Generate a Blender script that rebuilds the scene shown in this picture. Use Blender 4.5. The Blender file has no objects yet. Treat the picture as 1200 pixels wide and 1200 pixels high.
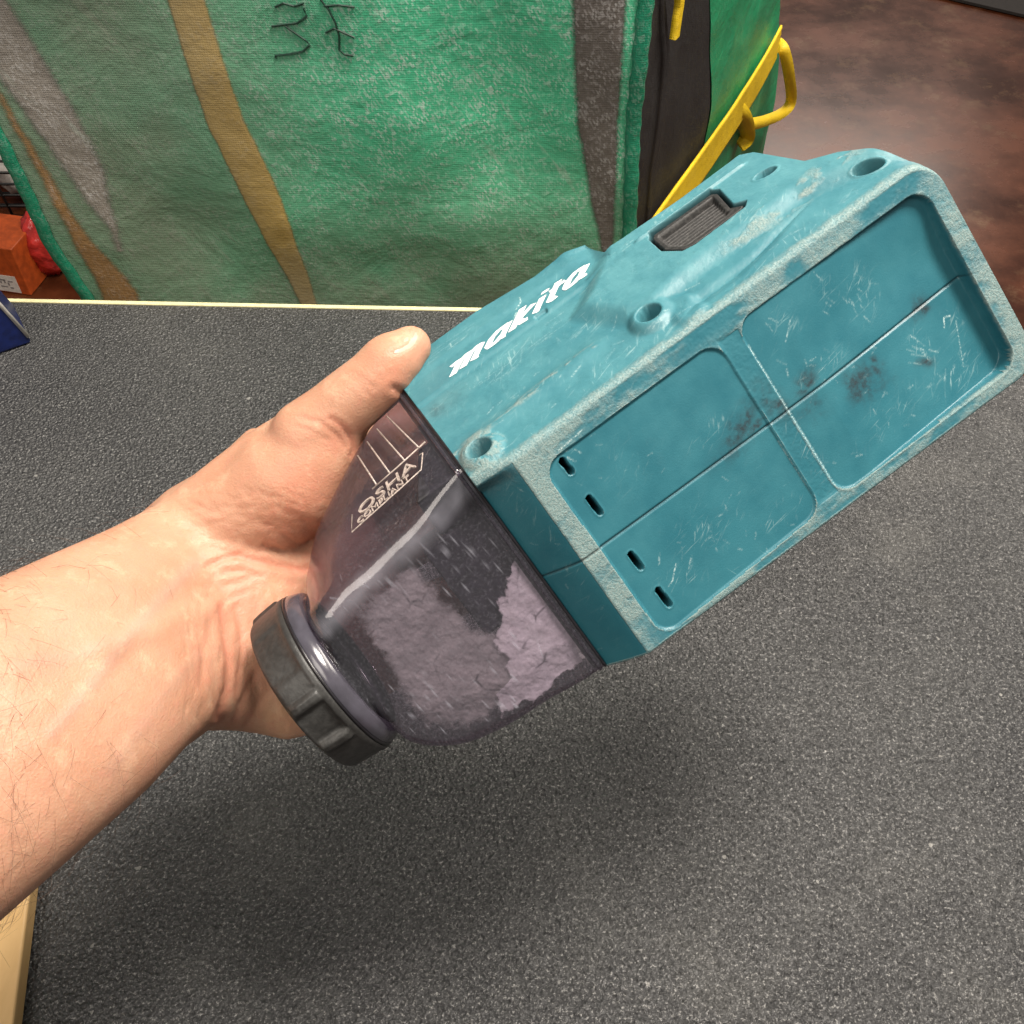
import bpy, math, random
import numpy as np
from mathutils import Vector, Matrix

random.seed(7); rng = np.random.default_rng(7)
SC = bpy.context.scene
COL = SC.collection

# ------------------------------------------------------------------ camera, world, lights, exposure
CAM_H, PITCH, F = 1.45, math.radians(50), 1200.0
cam = bpy.data.objects.new('camera', bpy.data.cameras.new('camera')); COL.objects.link(cam)
cam.location = (0, 0, CAM_H); cam.rotation_euler = (math.pi/2 - PITCH, 0, 0)
cam.data.sensor_width = 36; cam.data.lens = 36.0; cam.data.clip_start = 0.01; cam.data.clip_end = 100
SC.camera = cam
world = bpy.data.worlds.new('World'); SC.world = world; world.use_nodes = True
bg = world.node_tree.nodes['Background']; bg.inputs[0].default_value = (1.0, 0.95, 0.88, 1); bg.inputs[1].default_value = 0.22
SC.view_settings.view_transform = 'Standard'; SC.view_settings.look = 'None'
SC.view_settings.exposure = 0.0; SC.view_settings.gamma = 1.0

def area(name, loc, target, sx, sy, power, color):
    l = bpy.data.lights.new(name, 'AREA'); l.shape = 'RECTANGLE'; l.size = sx; l.size_y = sy
    l.energy = power; l.color = color
    o = bpy.data.objects.new(name, l); COL.objects.link(o); o.location = loc
    o.rotation_euler = (Vector(target) - Vector(loc)).to_track_quat('-Z', 'Y').to_euler()
    return o
area('overhead_light', (0.42, 0.45, 2.75), (0.30, 0.42, 0.9), 0.48, 0.48, 58, (1.0, 0.92, 0.82))
area('overhead_light', (1.5, 1.2, 3.0), (0.9, 0.8, 0.9), 1.2, 0.6, 44, (1.0, 0.92, 0.82))
area('overhead_light', (-0.9, -1.0, 3.0), (-0.2, 0.2, 0.9), 1.2, 1.2, 31, (1.0, 0.92, 0.82))  # unseen fill light behind the camera, turned up to brighten front faces
area('overhead_light', (2.2, 6.4, 3.2), (1.6, 4.5, 0.0), 1.6, 1.6, 85, (1.0, 0.88, 0.78))

# ------------------------------------------------------------------ camera-ray helpers (give true 3-D points)
CR = np.array([[1, 0, 0], [0, math.sin(PITCH), math.cos(PITCH)], [0, -math.cos(PITCH), math.sin(PITCH)]]).T
CR = np.array(cam.rotation_euler.to_matrix())
CO = np.array([0, 0, CAM_H])
def ray(px, py): return CR @ np.array([(px-600)/F, -(py-600)/F, -1.0])
def at(px, py, d): return CO + ray(px, py)*d
def onz(px, py, z): r = ray(px, py); return CO + r*((z-CO[2])/r[2])
def ony(px, py, y): r = ray(px, py); return CO + r*((y-CO[1])/r[1])
def onpl(px, py, p, n): r = ray(px, py); return CO + r*(np.dot(p-CO, n)/np.dot(r, n))

# ------------------------------------------------------------------ object helpers
def tag(o, label=None, cat=None, group=None, kind=None):
    if label: o['label'] = label
    if cat: o['category'] = cat
    if group: o['group'] = group
    if kind: o['kind'] = kind
    return o
def empty(name, loc, label, cat, group=None):
    o = bpy.data.objects.new(name, None); COL.objects.link(o); o.location = loc
    o.empty_display_size = 0.05
    return tag(o, label, cat, group)
def link(name, me, mat, parent=None, smooth=True):
    if mat: me.materials.append(mat)
    if smooth and len(me.polygons): me.polygons.foreach_set('use_smooth', np.ones(len(me.polygons), dtype=bool))
    o = bpy.data.objects.new(name, me); COL.objects.link(o)
    if parent: o.parent = parent
    return o
def attr(me, name, vals):
    a = me.attributes.new(name, 'FLOAT', 'POINT'); a.data.foreach_set('value', np.asarray(vals, dtype=np.float32).ravel())
def grid(name, X, mat, parent=None, attrs=None, wrap=False, mask=None, smooth=True, flip=False):
    """X (n, m, 3) -> quad mesh"""
    n, m = X.shape[:2]
    idx = np.arange(n*m).reshape(n, m)
    if wrap: idx = np.concatenate([idx, idx[:, :1]], 1)
    q = np.stack([idx[:-1, :-1], idx[1:, :-1], idx[1:, 1:], idx[:-1, 1:]], -1)
    if flip: q = q[..., ::-1]
    if mask is not None: q = q[mask]
    q = q.reshape(-1, 4)
    me = bpy.data.meshes.new(name)
    me.vertices.add(n*m); me.vertices.foreach_set('co', X.astype(np.float32).ravel())
    me.loops.add(q.size); me.loops.foreach_set('vertex_index', q.astype(np.int32).ravel())
    me.polygons.add(len(q)); me.polygons.foreach_set('loop_start', np.arange(0, q.size, 4, dtype=np.int32))
    me.polygons.foreach_set('loop_total', np.full(len(q), 4, dtype=np.int32))
    me.update(calc_edges=True)
    for k, v in (attrs or {}).items(): attr(me, k, v)
    return link(name, me, mat, parent, smooth)
class MB:
    def __init__(s): s.v = []; s.f = []
    def add(s, vs, fs):
        b = len(s.v); s.v += [tuple(map(float, p)) for p in vs]; s.f += [tuple(b+i for i in f) for f in fs]
    def hexa(s, p): # 8 points: bottom 4 then top 4
        s.add(p, [(3,2,1,0),(4,5,6,7),(0,1,5,4),(1,2,6,5),(2,3,7,6),(3,0,4,7)])
    def box(s, lo, hi):
        (a,b,c),(d,e,f) = lo, hi
        s.hexa([(a,b,c),(d,b,c),(d,e,c),(a,e,c),(a,b,f),(d,b,f),(d,e,f),(a,e,f)])
    def tube(s, pts, r, n=6):
        pts = [Vector(p) for p in pts]; rs = r if hasattr(r, '__len__') else [r]*len(pts); b = len(s.v)
        up = Vector((0.3, 0.2, 1)).normalized()
        for i, p in enumerate(pts):
            d = (pts[min(i+1, len(pts)-1)] - pts[max(i-1, 0)]).normalized()
            a = d.cross(up)
            a = a.normalized() if a.length > 1e-6 else Vector((1, 0, 0)); c = d.cross(a)
            for k in range(n):
                t = 2*math.pi*k/n; s.v.append(tuple(p + (a*math.cos(t)+c*math.sin(t))*rs[i]))
        for i in range(len(pts)-1):
            for k in range(n):
                s.f.append((b+i*n+k, b+i*n+(k+1)%n, b+(i+1)*n+(k+1)%n, b+(i+1)*n+k))
        s.f.append(tuple(b+k for k in range(n))[::-1]); s.f.append(tuple(b+(len(pts)-1)*n+k for k in range(n)))
    def build(s, name, mat, parent=None, smooth=False, bevel=0):
        me = bpy.data.meshes.new(name); me.from_pydata(s.v, [], s.f); me.update()
        o = link(name, me, mat, parent, smooth)
        if bevel:
            m = o.modifiers.new('bevel', 'BEVEL'); m.width = bevel; m.segments = 3; m.limit_method = 'ANGLE'
        return o
def sst(a, b, x):
    t = np.clip((x-a)/(b-a), 0, 1); return t*t*(3-2*t)
def vnoise(x, y, seed=0):
    """smooth value noise on arrays"""
    r = np.random.default_rng(seed); T = r.random((256, 256))
    xi = np.floor(x).astype(int); yi = np.floor(y).astype(int); fx = x-xi; fy = y-yi
    fx = fx*fx*(3-2*fx); fy = fy*fy*(3-2*fy)
    g = lambda a, b: T[a % 256, b % 256]
    return (g(xi,yi)*(1-fx)+g(xi+1,yi)*fx)*(1-fy) + (g(xi,yi+1)*(1-fx)+g(xi+1,yi+1)*fx)*fy
def fbm(x, y, seed=0, n=4):
    s = 0; a = .5; t = 0
    for i in range(n): s = s + a*vnoise(x*2**i, y*2**i, seed+i); t += a; a *= .55
    return s/t
def pl_dist(X, Y, pts):
    d = np.full(np.shape(X), 1e9)
    for (x0, y0), (x1, y1) in zip(pts[:-1], pts[1:]):
        dx, dy = x1-x0, y1-y0; L = dx*dx+dy*dy+1e-12
        t = np.clip(((X-x0)*dx+(Y-y0)*dy)/L, 0, 1)
        d = np.minimum(d, np.hypot(X-x0-t*dx, Y-y0-t*dy))
    return d
def poly_sd(X, Y, pts):
    d = pl_dist(X, Y, list(pts)+[pts[0]]); ins = np.zeros(np.shape(X), bool)
    for (x0, y0), (x1, y1) in zip(pts, list(pts[1:])+[pts[0]]):
        c = ((y0 > Y) != (y1 > Y)) & (X < (x1-x0)*(Y-y0)/((y1-y0) if y1 != y0 else 1e-9)+x0)
        ins ^= c
    return np.where(ins, -d, d)
def rbox_sd(X, Y, x0, x1, y0, y1, r):
    qx = np.abs(X-(x0+x1)/2)-(x1-x0)/2+r; qy = np.abs(Y-(y0+y1)/2)-(y1-y0)/2+r
    return np.hypot(np.maximum(qx, 0), np.maximum(qy, 0))+np.minimum(np.maximum(qx, qy), 0)-r

# ------------------------------------------------------------------ materials
class NT:
    def __init__(s, name):
        s.m = bpy.data.materials.new(name); s.m.use_nodes = True; s.t = s.m.node_tree; s.n = s.t.nodes; s.l = s.t.links
        s.b = s.n['Principled BSDF']; s.out = s.n['Material Output']
        s.co = s.n.new('ShaderNodeTexCoord').outputs['Object']
    def set(s, **k):
        for a, v in k.items():
            i = s.b.inputs[a.replace('_', ' ')]
            if hasattr(v, 'is_output') or isinstance(v, bpy.types.NodeSocket): s.l.new(v, i)
            else: i.default_value = (*v, 1) if isinstance(v, tuple) and len(v) == 3 and i.type == 'RGBA' else v
        return s
    def put(s, sock, v):
        if isinstance(v, bpy.types.NodeSocket): s.l.new(v, sock)
        else: sock.default_value = (*v, 1) if isinstance(v, tuple) and len(v) == 3 else v
    def noise(s, scale, detail=4, rough=.55, vec=None, dist=0):
        n = s.n.new('ShaderNodeTexNoise'); n.inputs['Scale'].default_value = scale; n.inputs['Detail'].default_value = detail
        n.inputs['Roughness'].default_value = rough; n.inputs['Distortion'].default_value = dist
        s.l.new(vec or s.co, n.inputs['Vector']); return n.outputs['Fac']
    def vor(s, scale, feature='F1', vec=None, out='Distance'):
        n = s.n.new('ShaderNodeTexVoronoi'); n.feature = feature; n.inputs['Scale'].default_value = scale
        s.l.new(vec or s.co, n.inputs['Vector']); return n.outputs[out]
    def mapv(s, scale=(1,1,1), rot=(0,0,0)):
        q = s.n.new('ShaderNodeMapping'); q.inputs['Rotation'].default_value = rot; s.l.new(s.co, q.inputs['Vector'])
        n = s.n.new('ShaderNodeMapping'); n.inputs['Scale'].default_value = scale
        s.l.new(q.outputs[0], n.inputs['Vector']); return n.outputs[0]
    def ramp(s, v, a, b, lo=0., hi=1.):
        n = s.n.new('ShaderNodeMapRange'); n.interpolation_type = 'SMOOTHSTEP'
        n.inputs[1].default_value = a; n.inputs[2].default_value = b; n.inputs[3].default_value = lo; n.inputs[4].default_value = hi
        s.l.new(v, n.inputs[0]); return n.outputs[0]
    def mix(s, f, a, b):
        n = s.n.new('ShaderNodeMix'); n.data_type = 'RGBA'
        s.put(n.inputs[0], f); s.put(n.inputs[6], a); s.put(n.inputs[7], b); return n.outputs[2]
    def math(s, op, a, b=0.0):
        n = s.n.new('ShaderNodeMath'); n.operation = op; s.put(n.inputs[0], a); s.put(n.inputs[1], b); n.use_clamp = False; return n.outputs[0]
    def attr(s, name):
        n = s.n.new('ShaderNodeAttribute'); n.attribute_name = name; return n.outputs['Fac']
    def sep(s):
        n = s.n.new('ShaderNodeSeparateXYZ'); s.l.new(s.co, n.inputs[0]); return n.outputs
    def bump(s, h, strength=.3, dist=.001, prev=None):
        n = s.n.new('ShaderNodeBump'); n.inputs['Strength'].default_value = strength; n.inputs['Distance'].default_value = dist
        s.l.new(h, n.inputs['Height'])
        if prev: s.l.new(prev, n.inputs['Normal'])
        s.l.new(n.outputs[0], s.b.inputs['Normal']); return n.outputs[0]
def plain(name, col, rough=.5, nscale=200, namp=.25, bump=.1, bdist=.0005, metal=0):
    t = NT(name); n = t.noise(nscale)
    t.set(Base_Color=t.mix(t.ramp(n, .3, .7), tuple(c*(1-namp) for c in col), tuple(min(1, c*(1+namp)) for c in col)), Roughness=rough, Metallic=metal)
    if bump: t.bump(n, bump, bdist)
    return t.m

M = {}
def m_teal():
    t = NT('worn_teal_plastic')
    wear, grime, scr, dark, fade = (t.attr(k) for k in ('wear', 'grime', 'scratch', 'cavity_shade', 'fade'))
    n1 = t.noise(60, 6); n2 = t.noise(420, 5, .7); n3 = t.noise(1500, 3, .7); n4 = t.noise(160, 5, .65)
    base = t.mix(t.ramp(n1, .3, .7), (.010, .104, .142), (.016, .132, .172))
    base = t.mix(t.math('MULTIPLY', fade, t.ramp(n4, .25, .75, .48, .80)), base, (.100, .275, .305))
    # fine scratches: stretched noise in three directions
    sc = None
    for sx, sy, ang in ((900, 40, 1.5), (700, 30, 2.3), (1000, 50, .4)):
        s_ = t.ramp(t.noise(1, 2, .5, t.mapv((sx, sy, sy), (0, 0, ang))), .70, .80)
        sc = s_ if sc is None else t.math('MAXIMUM', sc, s_)
    sc = t.math('MULTIPLY', sc, t.ramp(n4, .5, .72, 0, .55))
    base = t.mix(sc, base, (.30, .52, .53))
    wn = t.math('MULTIPLY', wear, t.ramp(n2, .25, .70, .6, 1.1))
    wf = t.ramp(wn, .12, .95, 0, .78)
    wcol = t.mix(t.ramp(n3, .3, .7), (.14, .235, .235), (.30, .35, .32))
    base = t.mix(wf, base, wcol)
    base = t.mix(t.math('MULTIPLY', grime, t.ramp(n2, .3, .7, .45, 1.)), base, (.022, .030, .036))
    base = t.mix(t.math('MULTIPLY', scr, t.ramp(n3, .40, .62, .05, 1.)), base, (.50, .64, .63))
    scuff = t.attr('scuff'); s2 = None
    for sx, sy, ang in ((1100, 80, 2.16), (1400, 60, 1.75), (900, 130, 2.6)):
        q = t.ramp(t.noise(1, 3, .6, t.mapv((sx, sy, sy), (0, 0, ang))), .60, .70)
        s2 = q if s2 is None else t.math('MAXIMUM', s2, q)
    base = t.mix(t.math('MULTIPLY', scuff, t.math('MULTIPLY', s2, t.ramp(n4, .35, .65, .05, .75))), base, (.40, .55, .55))
    base = t.mix(dark, base, (.004, .004, .005))  # near-black in the recesses; paints the slots' inner shade into the colour
    rough = t.math('ADD', t.ramp(n1, .3, .7, .40, .52), t.math('MULTIPLY', wf, .3))
    t.set(Base_Color=base, Roughness=rough)
    b = t.bump(t.math('ADD', t.math('MULTIPLY', n3, t.math('ADD', t.math('MULTIPLY', wf, 1.6), .18)), t.math('MULTIPLY', n2, t.math('MULTIPLY', wf, .9))), .55, .0006)
    return t.m
def m_cup():
    t = NT('smoky_clear_plastic')
    n = t.n; L = t.l
    tr = n.new('ShaderNodeBsdfTransparent'); gl = n.new('ShaderNodeBsdfGlossy'); df = n.new('ShaderNodeBsdfDiffuse')
    scr = t.attr('scratch')  # scratches, plus the sheen painted along the cup's top edge
    n1 = t.noise(90, 5, .65); n2 = t.noise(900, 4, .7)
    t.put(tr.inputs[0], t.mix(t.ramp(n1, .3, .7), (.52, .468, .535), (.58, .53, .60)))
    gl.inputs['Roughness'].default_value = .12; gl.inputs[0].default_value = (1, .98, 1, 1)
    t.put(gl.inputs['Roughness'], t.ramp(n1, .3, .7, .04, .16))
    df.inputs[0].default_value = (.36, .36, .42, 1)
    ge = n.new('ShaderNodeNewGeometry'); dp = n.new('ShaderNodeVectorMath'); dp.operation = 'DOT_PRODUCT'
    L.new(ge.outputs['Normal'], dp.inputs[0]); L.new(ge.outputs['Incoming'], dp.inputs[1])
    cosv = t.math('ABSOLUTE', dp.outputs['Value']); schl = t.math('POWER', t.math('SUBTRACT', 1.0, cosv), 5.0)
    m1 = n.new('ShaderNodeMixShader'); m2 = n.new('ShaderNodeMixShader')
    s_ = None
    for sx, sy, ang in ((800, 30, .9), (900, 40, -.3)):
        q = t.ramp(t.noise(1, 2, .5, t.mapv((sx, sy, sy), (0, 0, ang))), .70, .80, 0, .5)
        s_ = q if s_ is None else t.math('MAXIMUM', s_, q)
    s_ = t.math('MULTIPLY', s_, t.ramp(n1, .45, .65))
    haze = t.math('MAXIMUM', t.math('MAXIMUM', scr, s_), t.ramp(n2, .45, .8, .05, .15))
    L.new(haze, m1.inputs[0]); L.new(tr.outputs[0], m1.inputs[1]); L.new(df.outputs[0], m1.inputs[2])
    f2 = t.math('ADD', t.math('MULTIPLY', schl, .9), .05)
    L.new(f2, m2.inputs[0]); L.new(m1.outputs[0], m2.inputs[1]); L.new(gl.outputs[0], m2.inputs[2])
    bp = n.new('ShaderNodeBump'); bp.inputs['Strength'].default_value = .35; bp.inputs['Distance'].default_value = .0004
    L.new(n1, bp.inputs['Height']); L.new(bp.outputs[0], gl.inputs['Normal'])
    L.new(m2.outputs[0], t.out.inputs[0]); n.remove(t.b)
    return t.m
def m_dust(name, c1, c2):
    t = NT(name); n1 = t.noise(70, 6, .6); n2 = t.noise(900, 5, .7); cr = t.vor(90, 'DISTANCE_TO_EDGE', None)
    crack = t.ramp(cr, 0, .06, 1, 0); crack = t.math('MULTIPLY', crack, t.ramp(n1, .5, .62))
    c = t.mix(t.ramp(n1, .3, .7), c1, c2); c = t.mix(t.ramp(n2, .3, .75, 0, .35), c, tuple(x*.6 for x in c1))
    c = t.mix(t.math('MULTIPLY', crack, .7), c, (.03, .028, .03))
    ft = t.math('SUBTRACT', 1.0, t.attr('fray')); t.set(Alpha=t.ramp(t.math('ADD', ft, t.math('MULTIPLY', t.math('SUBTRACT', n2, .5), .8)), .15, .9, 0, .97))
    t.set(Base_Color=c, Roughness=.95); t.bump(n2, .4, .0006); return t.m
def m_skin():
    t = NT('skin'); red = t.attr('red'); pale = t.attr('pale'); vein = t.attr('vein')
    n1 = t.noise(35, 5, .6); n2 = t.noise(260, 5, .65); v = t.vor(900); n3 = t.noise(1500, 3, .6)
    c = t.mix(t.ramp(n1, .3, .7), (.465, .240, .150), (.52, .288, .190))
    c = t.mix(t.math('MULTIPLY', red, t.ramp(n2, .25, .75, .6, 1.)), c, (.62, .205, .135))
    c = t.mix(pale, c, (.66, .42, .25))
    c = t.mix(t.math('MULTIPLY', vein, .35), c, (.36, .27, .24))
    c = t.mix(t.ramp(n2, .50, .75, 0, .38), c, (.58, .24, .17))
    n5 = t.noise(110, 5, .7); c = t.mix(t.ramp(n5, .52, .70, 0, .35), c, (.68, .44, .30)); c = t.mix(t.ramp(n5, .48, .30, 0, .30), c, (.47, .22, .155))
    c = t.mix(t.ramp(n3, .55, .72, 0, .22), c, (.42, .20, .13))
    t.set(Base_Color=c, Roughness=.48, Subsurface_Weight=.22, Subsurface_Radius=(1.0, .35, .2), Subsurface_Scale=.004)
    t.set(Specular_IOR_Level=.4)
    h = t.math('ADD', t.math('MULTIPLY', v, .5), t.math('ADD', n3, t.math('MULTIPLY', n2, 1.2)))
    t.bump(h, .36, .00045); return t.m
def m_mat():
    t = NT('pebbled_black_rubber')
    a = t.noise(440, 2, .5); b = t.vor(540); c = t.noise(5, 4); d = t.noise(900, 2, .6); e = t.noise(1.8, 3)
    fl = t.ramp(t.noise(520, 3, .8), .55, .65)
    col = t.mix(t.ramp(c, .3, .7), (.036, .036, .038), (.052, .052, .053))
    col = t.mix(t.math('MULTIPLY', fl, .75), col, (.30, .295, .285))
    col = t.mix(t.ramp(t.noise(300, 2, .5), .36, .46, .5, 0), col, (.012, .012, .013))
    col = t.mix(t.math('MULTIPLY', t.ramp(t.noise(150, 2, .5), .735, .76), .6), col, (.36, .35, .33)); col = t.mix(t.ramp(t.noise(9, 5, .65), .5, .75, 0, .18), col, (.20, .195, .18))
    t.set(Base_Color=col, Roughness=t.ramp(d, .3, .7, .32, .56), Specular_IOR_Level=.5)
    h = t.math('ADD', t.math('MULTIPLY', a, 1.0), t.math('MULTIPLY', b, .7))
    t.bump(h, 1.0, .0020); return t.m
def m_floor():
    t = NT('stained_brown_concrete'); n1 = t.noise(3.0, 7, .66); n2 = t.noise(9, 6, .7); n3 = t.noise(140, 3, .7)
    c = t.mix(t.ramp(n1, .35, .68), (.045, .012, .005), (.150, .043, .016))
    c = t.mix(t.ramp(n2, .52, .72, 0, .6), c, (.19, .105, .055))
    c = t.mix(t.ramp(n3, .70, .78, 0, .6), c, (.4, .33, .26))
    t.set(Base_Color=c, Roughness=t.ramp(n1, .3, .7, .20, .30), Specular_IOR_Level=.30); t.bump(n3, .06, .001); return t.m
def m_woven(name, c, worn=.5, dirty=True, seed=0., glare=.35, crumple=1.):
    t = NT(name); x, y, z = t.sep()
    w = t.n.new('ShaderNodeTexWave'); w.inputs['Scale'].default_value = 170; w.bands_direction = 'X'; w.inputs['Distortion'].default_value = 1.6; w.inputs['Detail'].default_value = 3
    w2 = t.n.new('ShaderNodeTexWave'); w2.inputs['Scale'].default_value = 170; w2.bands_direction = 'Z'; w2.inputs['Distortion'].default_value = 1.6; w2.inputs['Detail'].default_value = 3
    t.l.new(t.co, w.inputs[0]); t.l.new(t.co, w2.inputs[0])
    weave = t.math('MAXIMUM', w.outputs['Fac'], w2.outputs['Fac'])
    n1 = t.noise(7, 5, .6); n2 = t.noise(60, 6, .7); n3 = t.noise(500, 3, .75)
    base = t.mix(t.ramp(n1, .3, .7), tuple(k*.8 for k in c), tuple(min(1, k*1.15) for k in c))
    wh = t.math('MULTIPLY', t.ramp(n3, .46, .64), t.math('MULTIPLY', t.ramp(n2, .38, .62), t.ramp(n1, .3, .6, .3, 1)))
    sn_ = t.n.new('ShaderNodeVectorMath'); sn_.operation = 'SNAP'; t.l.new(t.mapv((1, 1, .55), (0, .5, 0)), sn_.inputs[0]); sn_.inputs[1].default_value = (.0014, .0014, .0014)
    wn_ = t.n.new('ShaderNodeTexWhiteNoise'); t.l.new(sn_.outputs[0], wn_.inputs['Vector'])
    wh = t.math('MULTIPLY', t.ramp(wn_.outputs['Value'], .35, 1.0, 0, .85), t.math('MULTIPLY', t.ramp(n2, .34, .66), t.ramp(n1, .3, .62, .25, 1)))
    base = t.mix(t.math('MULTIPLY', wh, worn), base, tuple(.55+.35*k for k in c))
    scf = t.ramp(t.noise(1, 3, .6, t.mapv((70, 70, 10), (0, .6, 0))), .62, .74, 0, .5*worn)
    base = t.mix(scf, base, (.42, .5, .43))
    if dirty:
        d = t.math('MULTIPLY', t.ramp(z, .80, 1.02, 1, 0), t.ramp(n1, .25, .6, .45, 1.))
        d2 = t.math('MULTIPLY', t.ramp(x, -.36, -.14, 1, 0), t.ramp(n1, .2, .6, .6, 1.))
        base = t.mix(t.math('MULTIPLY', t.math('MAXIMUM', d, d2), .85), base, (.20, .195, .15))
    base = t.mix(t.ramp(weave, .8, 1, .22, 0), base, tuple(k*.35 for k in c))
    t.set(Base_Color=base, Roughness=glare)
    n4 = t.noise(16, 5, .55, None, .4); ft = t.math('SUBTRACT', 1.0, t.attr('fray'))
    t.set(Alpha=t.ramp(t.math('ADD', ft, t.math('MULTIPLY', t.math('SUBTRACT', n3, .5), .7)), .1, .75))
    b = t.bump(t.math('ADD', t.math('MULTIPLY', n4, 1.4*crumple), t.math('MULTIPLY', n2, .6)), .45, .006); t.bump(t.math('ADD', weave, t.math('MULTIPLY', n3, .8)), .28, .0007, b); return t.m
M['teal'] = m_teal(); M['cup'] = m_cup(); M['skin'] = m_skin(); M['mat'] = m_mat(); M['floor'] = m_floor()
M['black'] = plain('black_rubber', (.028, .028, .026), .55, 500, .5, .4, .0006)
M['cap'] = plain('scuffed_black_cap', (.026, .0255, .0245), .46, 500, .25, .35, .0005)
M['seal'] = plain('black_seal', (.012, .011, .014), .3, 300, .3, .2)
M['dark'] = plain('dark_filter', (.022, .021, .027), .6, 300, .5, .3)
M['white_print'] = plain('white_print', (.82, .82, .80), .5, 300, .06, 0)
M['pale_emboss'] = plain('pale_embossing', (.34, .28, .25), .3, 900, .35, .2)
M['pale_dust'] = m_dust('pale_dust', (.76, .74, .71), (.90, .88, .86))
M['brown_dust'] = m_dust('brown_dust', (.33, .325, .30), (.50, .49, .45))
M['nail'] = plain('fingernail', (.60, .33, .25), .42, 200, .06, .05)
M['hair'] = plain('arm_hair', (.10, .05, .03), .5, 200, .2, 0)
M['trim'] = plain('pale_yellow_edge', (.80, .74, .42), .45, 120, .1, .1)
M['wood'] = None
def m_wood():
    t = NT('pale_wood'); n = t.noise(1, 6, .6, t.mapv((60, 8, 60)), .5); n2 = t.noise(40, 4)
    t.set(Base_Color=t.mix(t.ramp(n, .3, .7), (.58, .36, .15), (.70, .46, .21)), Roughness=.45); t.bump(n2, .2, .0015); return t.m
M['wood'] = m_wood()
M['green'] = m_woven('green_woven', (.075, .47, .26), 1.0, True, 0, .26, 1.6)
M['green_clean'] = m_woven('green_side_fabric', (.012, .30, .13), .15, False)
M['green_trim'] = m_woven('green_binding', (.012, .20, .11), .3, False)
M['yellow_print'] = m_woven('yellow_woven_stripe', (.58, .36, .06), .35)
M['grey_print'] = m_woven('grey_woven_stripe', (.12, .105, .095), .6, False)
M['silver_print'] = m_woven('silver_woven_stripe', (.27, .245, .215), .7, False)
M['tan_print'] = m_woven('tan_woven_stripe', (.30, .175, .075), .4, False)
M['black_fabric'] = m_woven('black_fabric', (.010, .009, .009), .02, False, 0, .7, .4)
M['yellow'] = m_woven('yellow_webbing', (.80, .54, .012), .1, False, 0, .55, .1)
M['ink'] = plain('marker_ink', (.012, .045, .030), .6, 400, .3, 0)
M['blue'] = plain('dark_blue_card', (.006, .014, .085), .4, 120, .3, .1)
M['orange'] = plain('orange_card', (.42, .070, .012), .45, 60, .2, .1)
M['red'] = plain('red_plastic_film', (.46, .03, .025), .25, 40, .35, .5, .01)
M['white'] = plain('white_paper', (.62, .58, .54), .6, 150, .12, .05)
M['grey_ink'] = plain('grey_print', (.22, .2, .2), .6, 150, .1, 0)
M['wire'] = plain('black_wire', (.008, .008, .008), .35, 100, .1, 0)
M['darkpatch'] = plain('dark_floor_patch', (.018, .014, .012), .8, 200, .4, .3)

# ------------------------------------------------------------------ the setting: floor
def sheet(name, x0, x1, y0, y1, z, mat, n=2):
    X = np.stack(np.meshgrid(np.linspace(x0, x1, n), np.linspace(y0, y1, n)), -1)
    X = np.concatenate([X, np.full(X.shape[:2]+(1,), z)], -1)
    return grid(name, X, mat)
fl = sheet('floor', -12, 12, -8, 22, 0.0, M['floor']); tag(fl, kind='structure')

# ------------------------------------------------------------------ counter
ZT = 0.90
e0, e1 = onz(0, 350.5, ZT), onz(560, 361.5, ZT)
ed = (e1-e0)/np.linalg.norm(e1-e0); en = np.array([-ed[1], ed[0], 0])   # along far edge, away from viewer
fa, fb = e0-ed*1.0, onz(1168, 361.5+11*608/560, ZT)
na, nb = np.array([fa[0], -.12, 0]), np.array([fb[0], -.12, 0])
def slab(mb, z0, z1, back=0.0):
    a, b = fa-en*back, fb-en*back
    mb.hexa([(na[0],na[1],z0),(nb[0],nb[1],z0),(b[0],b[1],z0),(a[0],a[1],z0),(na[0],na[1],z1),(nb[0],nb[1],z1),(b[0],b[1],z1),(a[0],a[1],z1)])
counter = empty('counter', (0, .3, 0), 'long counter topped with a speckled black pebbled rubber mat, thin pale edging along the back', 'counter')
counter.matrix_parent_inverse = Matrix()
def cparent(o): o.parent = counter; o.matrix_parent_inverse = Matrix.Translation((0, -.3, 0)); return o
mb = MB(); slab(mb, ZT-.006, ZT, .0045); cparent(mb.build('rubber_mat', M['mat']))
mb = MB(); slab(mb, ZT-.046, ZT-.0062, .0045); cparent(mb.build('worktop', M['wood']))
mb = MB()
a, b = fa-en*.0042, fb-en*.0042; c_, d_ = fa, fb
mb.hexa([(a[0],a[1],ZT-.05),(b[0],b[1],ZT-.05),(d_[0],d_[1],ZT-.05),(c_[0],c_[1],ZT-.05),(a[0],a[1],ZT+.0012),(b[0],b[1],ZT+.0012),(d_[0],d_[1],ZT+.0012),(c_[0],c_[1],ZT+.0012)])
cparent(mb.build('edge_trim', M['trim'], bevel=.0008))
mb = MB(); mb.box((na[0]+.05, -.08, .0), (nb[0]-.05, -.05, ZT-.047)); mb.box((na[0]+.05, .55, .0), (nb[0]-.05, .57, ZT-.047))
cparent(mb.build('base_panel', M['wood']))

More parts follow.
